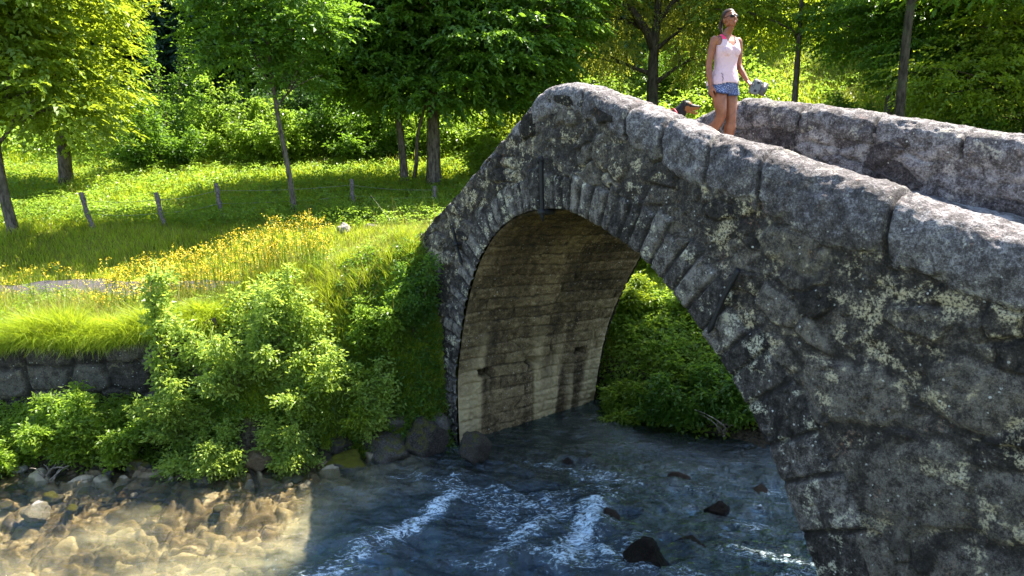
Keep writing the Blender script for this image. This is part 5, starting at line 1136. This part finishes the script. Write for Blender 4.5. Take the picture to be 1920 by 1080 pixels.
    # trainers
    for (an, toe, nm) in ((legL[-1], (.087, -.15, .035), 1), (legR[-1], (-.125, .10, .032), 2)):
        f = MB(); an = np.array(an); toe = np.array(toe); he = an + [0, .05, -.045]; Q, r = spline([he, an * .5 + toe * .5 + [0, 0, .006], toe], [.040, .046, .032], 14); f.tube(Q, np.stack([r * 1.05, r * .9], 1), 14); f.sphere(Q[0], .041); f.sphere(Q[-1], (.036, .034, .026)); f.tube([he + [0, -.02, .02], an + [0, 0, .0]], [.044, .042], 12)
        link("shoe", f.mesh("shoe"), plain("grey_running_shoe", (.25, .25, .27), .7), root)
person()

# ------------------------------------------------------------------ the dog (behind the near parapet, head and shoulders in view)
def dog():
    pos = BW(np.array([-.42]), 1.55, 0)[0]; z0 = float(dkz(-.42)) + .03; root = empty("dog", (pos[0] + .07, pos[1], z0), R(-8))
    tag(root, "black and tan dog in a red harness panting beside the woman behind the parapet", "dog")
    s = .96; b = MB()                                   # local frame: looks along +X
    def loft(P, R_, n=18):
        P = np.array(P, float) * s; b.tube(P, np.array(R_) * s, n); b.sphere(P[0], np.array(R_[0]).mean() * s, 12, 8); b.sphere(P[-1], np.array(R_[-1]).mean() * s, 12, 8)
    # trunk: deep chest narrowing to the belly
    loft([(-.34, 0, .52), (-.26, 0, .53), (-.12, 0, .51), (.02, 0, .49), (.16, 0, .48), (.25, 0, .50)], [(.085, .10), (.105, .12), (.105, .115), (.12, .145), (.125, .165), (.10, .13)])
    loft([(.20, 0, .54), (.29, 0, .63), (.36, 0, .71)], [(.095, .11), (.078, .09), (.070, .075)], 16)     # neck
    b.sphere(np.array((.385, 0, .735)) * s, np.array((.085, .068, .070)) * s, 18, 12)                       # skull
    loft([(.42, 0, .728), (.48, 0, .720), (.535, 0, .715)], [(.054, .048), (.044, .038), (.034, .029)], 14)  # muzzle
    loft([(.41, 0, .682), (.465, 0, .655), (.510, 0, .640)], [(.038, .022), (.030, .016), (.022, .011)], 12)  # open lower jaw
    b.sphere(np.array((.425, 0, .765)) * s, np.array((.035, .045, .022)) * s, 12, 8)
    for sg in (-1, 1):
        b.tube(np.array([(.365, sg * .050, .790), (.350, sg * .084, .785), (.350, sg * .100, .735), (.365, sg * .098, .685)]) * s, np.array([(.014, .026), (.012, .040), (.011, .036), (.007, .014)]) * s, 10)
        # fore leg
        b.tube(np.array([(.19, sg * .085, .47), (.16, sg * .09, .36), (.185, sg * .088, .20), (.185, sg * .086, .05)]) * s, np.array([.062, .046, .030, .027]) * s, 12); b.sphere(np.array((.205, sg * .086, .028)) * s, np.array((.05, .034, .026)) * s, 12, 8)
        # hind leg: stifle forward, hock back
        b.tube(np.array([(-.29, sg * .075, .50), (-.235, sg * .085, .36), (-.33, sg * .082, .21), (-.39, sg * .080, .165), (-.375, sg * .078, .05)]) * s, np.array([.092, .068, .038, .028, .026]) * s, 12); b.sphere(np.array((-.345, sg * .078, .028)) * s, np.array((.048, .032, .026)) * s, 12, 8)
    b.tube(np.array([(-.40, 0, .56), (-.50, 0, .58), (-.60, 0, .66), (-.66, 0, .76)]) * s, np.array([.034, .026, .02, .01]) * s, 10)
    V, N, F = remeshed(b, "dog_body", .0075, 4); x, y, z = V[:, 0] / s, np.abs(V[:, 1]) / s, V[:, 2] / s
    tan = np.zeros(len(V)); tan = np.maximum(tan, ((x > .43) & (z < .722)) * 1.); tan = np.maximum(tan, (x > .39) & (z < .70)); tan = np.maximum(tan, (np.hypot(x - .435, (z - .772)) < .018) & (y > .012)); tan = np.maximum(tan, (z < .22)); tan = np.maximum(tan, (x > .24) & (z < .50) & (y > .03) & (x < .36)); tan = np.maximum(tan, (np.hypot(x - .40, z - .70) < .035) & (y > .03))
    m = NT("black_tan_coat"); n = m.noise(50, 5, .7); tcol = m.mix(n, (.20, .075, .025), (.34, .15, .055)); c = m.mix(m.attr("tan"), m.mix(n, (.010, .009, .009), (.035, .03, .028)), tcol); coat = m.done(c, .5, m.bump(n, .5, .006), .12)
    link("body", from_np("body", V, F, {"tan": np.clip(tan.astype(float), 0, 1)}), coat, root)
    k = plain("black_nose", (.008, .008, .008), .25, .5); nb_ = MB(); nb_.sphere(np.array((.562, 0, .728)) * s, np.array((.014, .018, .014)) * s, 12, 8); link("nose", nb_.mesh("nose"), k, root)
    tg = MB(); tg.tube(np.array([(.44, 0, .690), (.50, 0, .672), (.535, 0, .650), (.545, 0, .622)]) * s, np.array([(.018, .005), (.02, .005), (.019, .005), (.012, .004)]) * s, 10); link("tongue", tg.mesh("tongue"), plain("pink_tongue", (.62, .18, .16), .3, .5), root)
    for sg in (-1, 1): e = MB(); e.sphere(np.array((.447, sg * .036, .752)) * s, .0085, 10, 8); link("eye", e.mesh("eye"), k, root)
    hr = MB()
    def band(cx, cz, ry, rz_, tilt, w_, th_=.012):
        a = np.linspace(0, 2 * np.pi, 40); yy = np.cos(a) * ry; zz = np.sin(a) * rz_; P = np.stack([cx + np.sin(a) * tilt, yy, cz + zz], 1) * s; hr.tube(P, np.array([[w_, th_]] * 40) * s if False else w_ * s, 8, False)
    band(.285, .615, .092, .080, -.05, .013); band(.06, .49, .135, .165, .00, .016); band(.235, .545, .125, .135, -.09, .017)
    hr.tube(np.array([(.06, 0, .645), (.13, 0, .665), (.20, 0, .675)]) * s, np.array([.030, .034, .028]) * s, 10)
    link("harness", hr.mesh("harness"), plain("red_harness", (.40, .012, .03), .6), root)
    st = MB(); st.tube(np.array([(.05, .02, .665), (.06, .02, .70), (.13, .02, .705), (.14, .02, .675)]) * s, .009, 8); link("handle", st.mesh("handle"), plain("black_strap", (.02, .02, .022), .6), root)
dog()
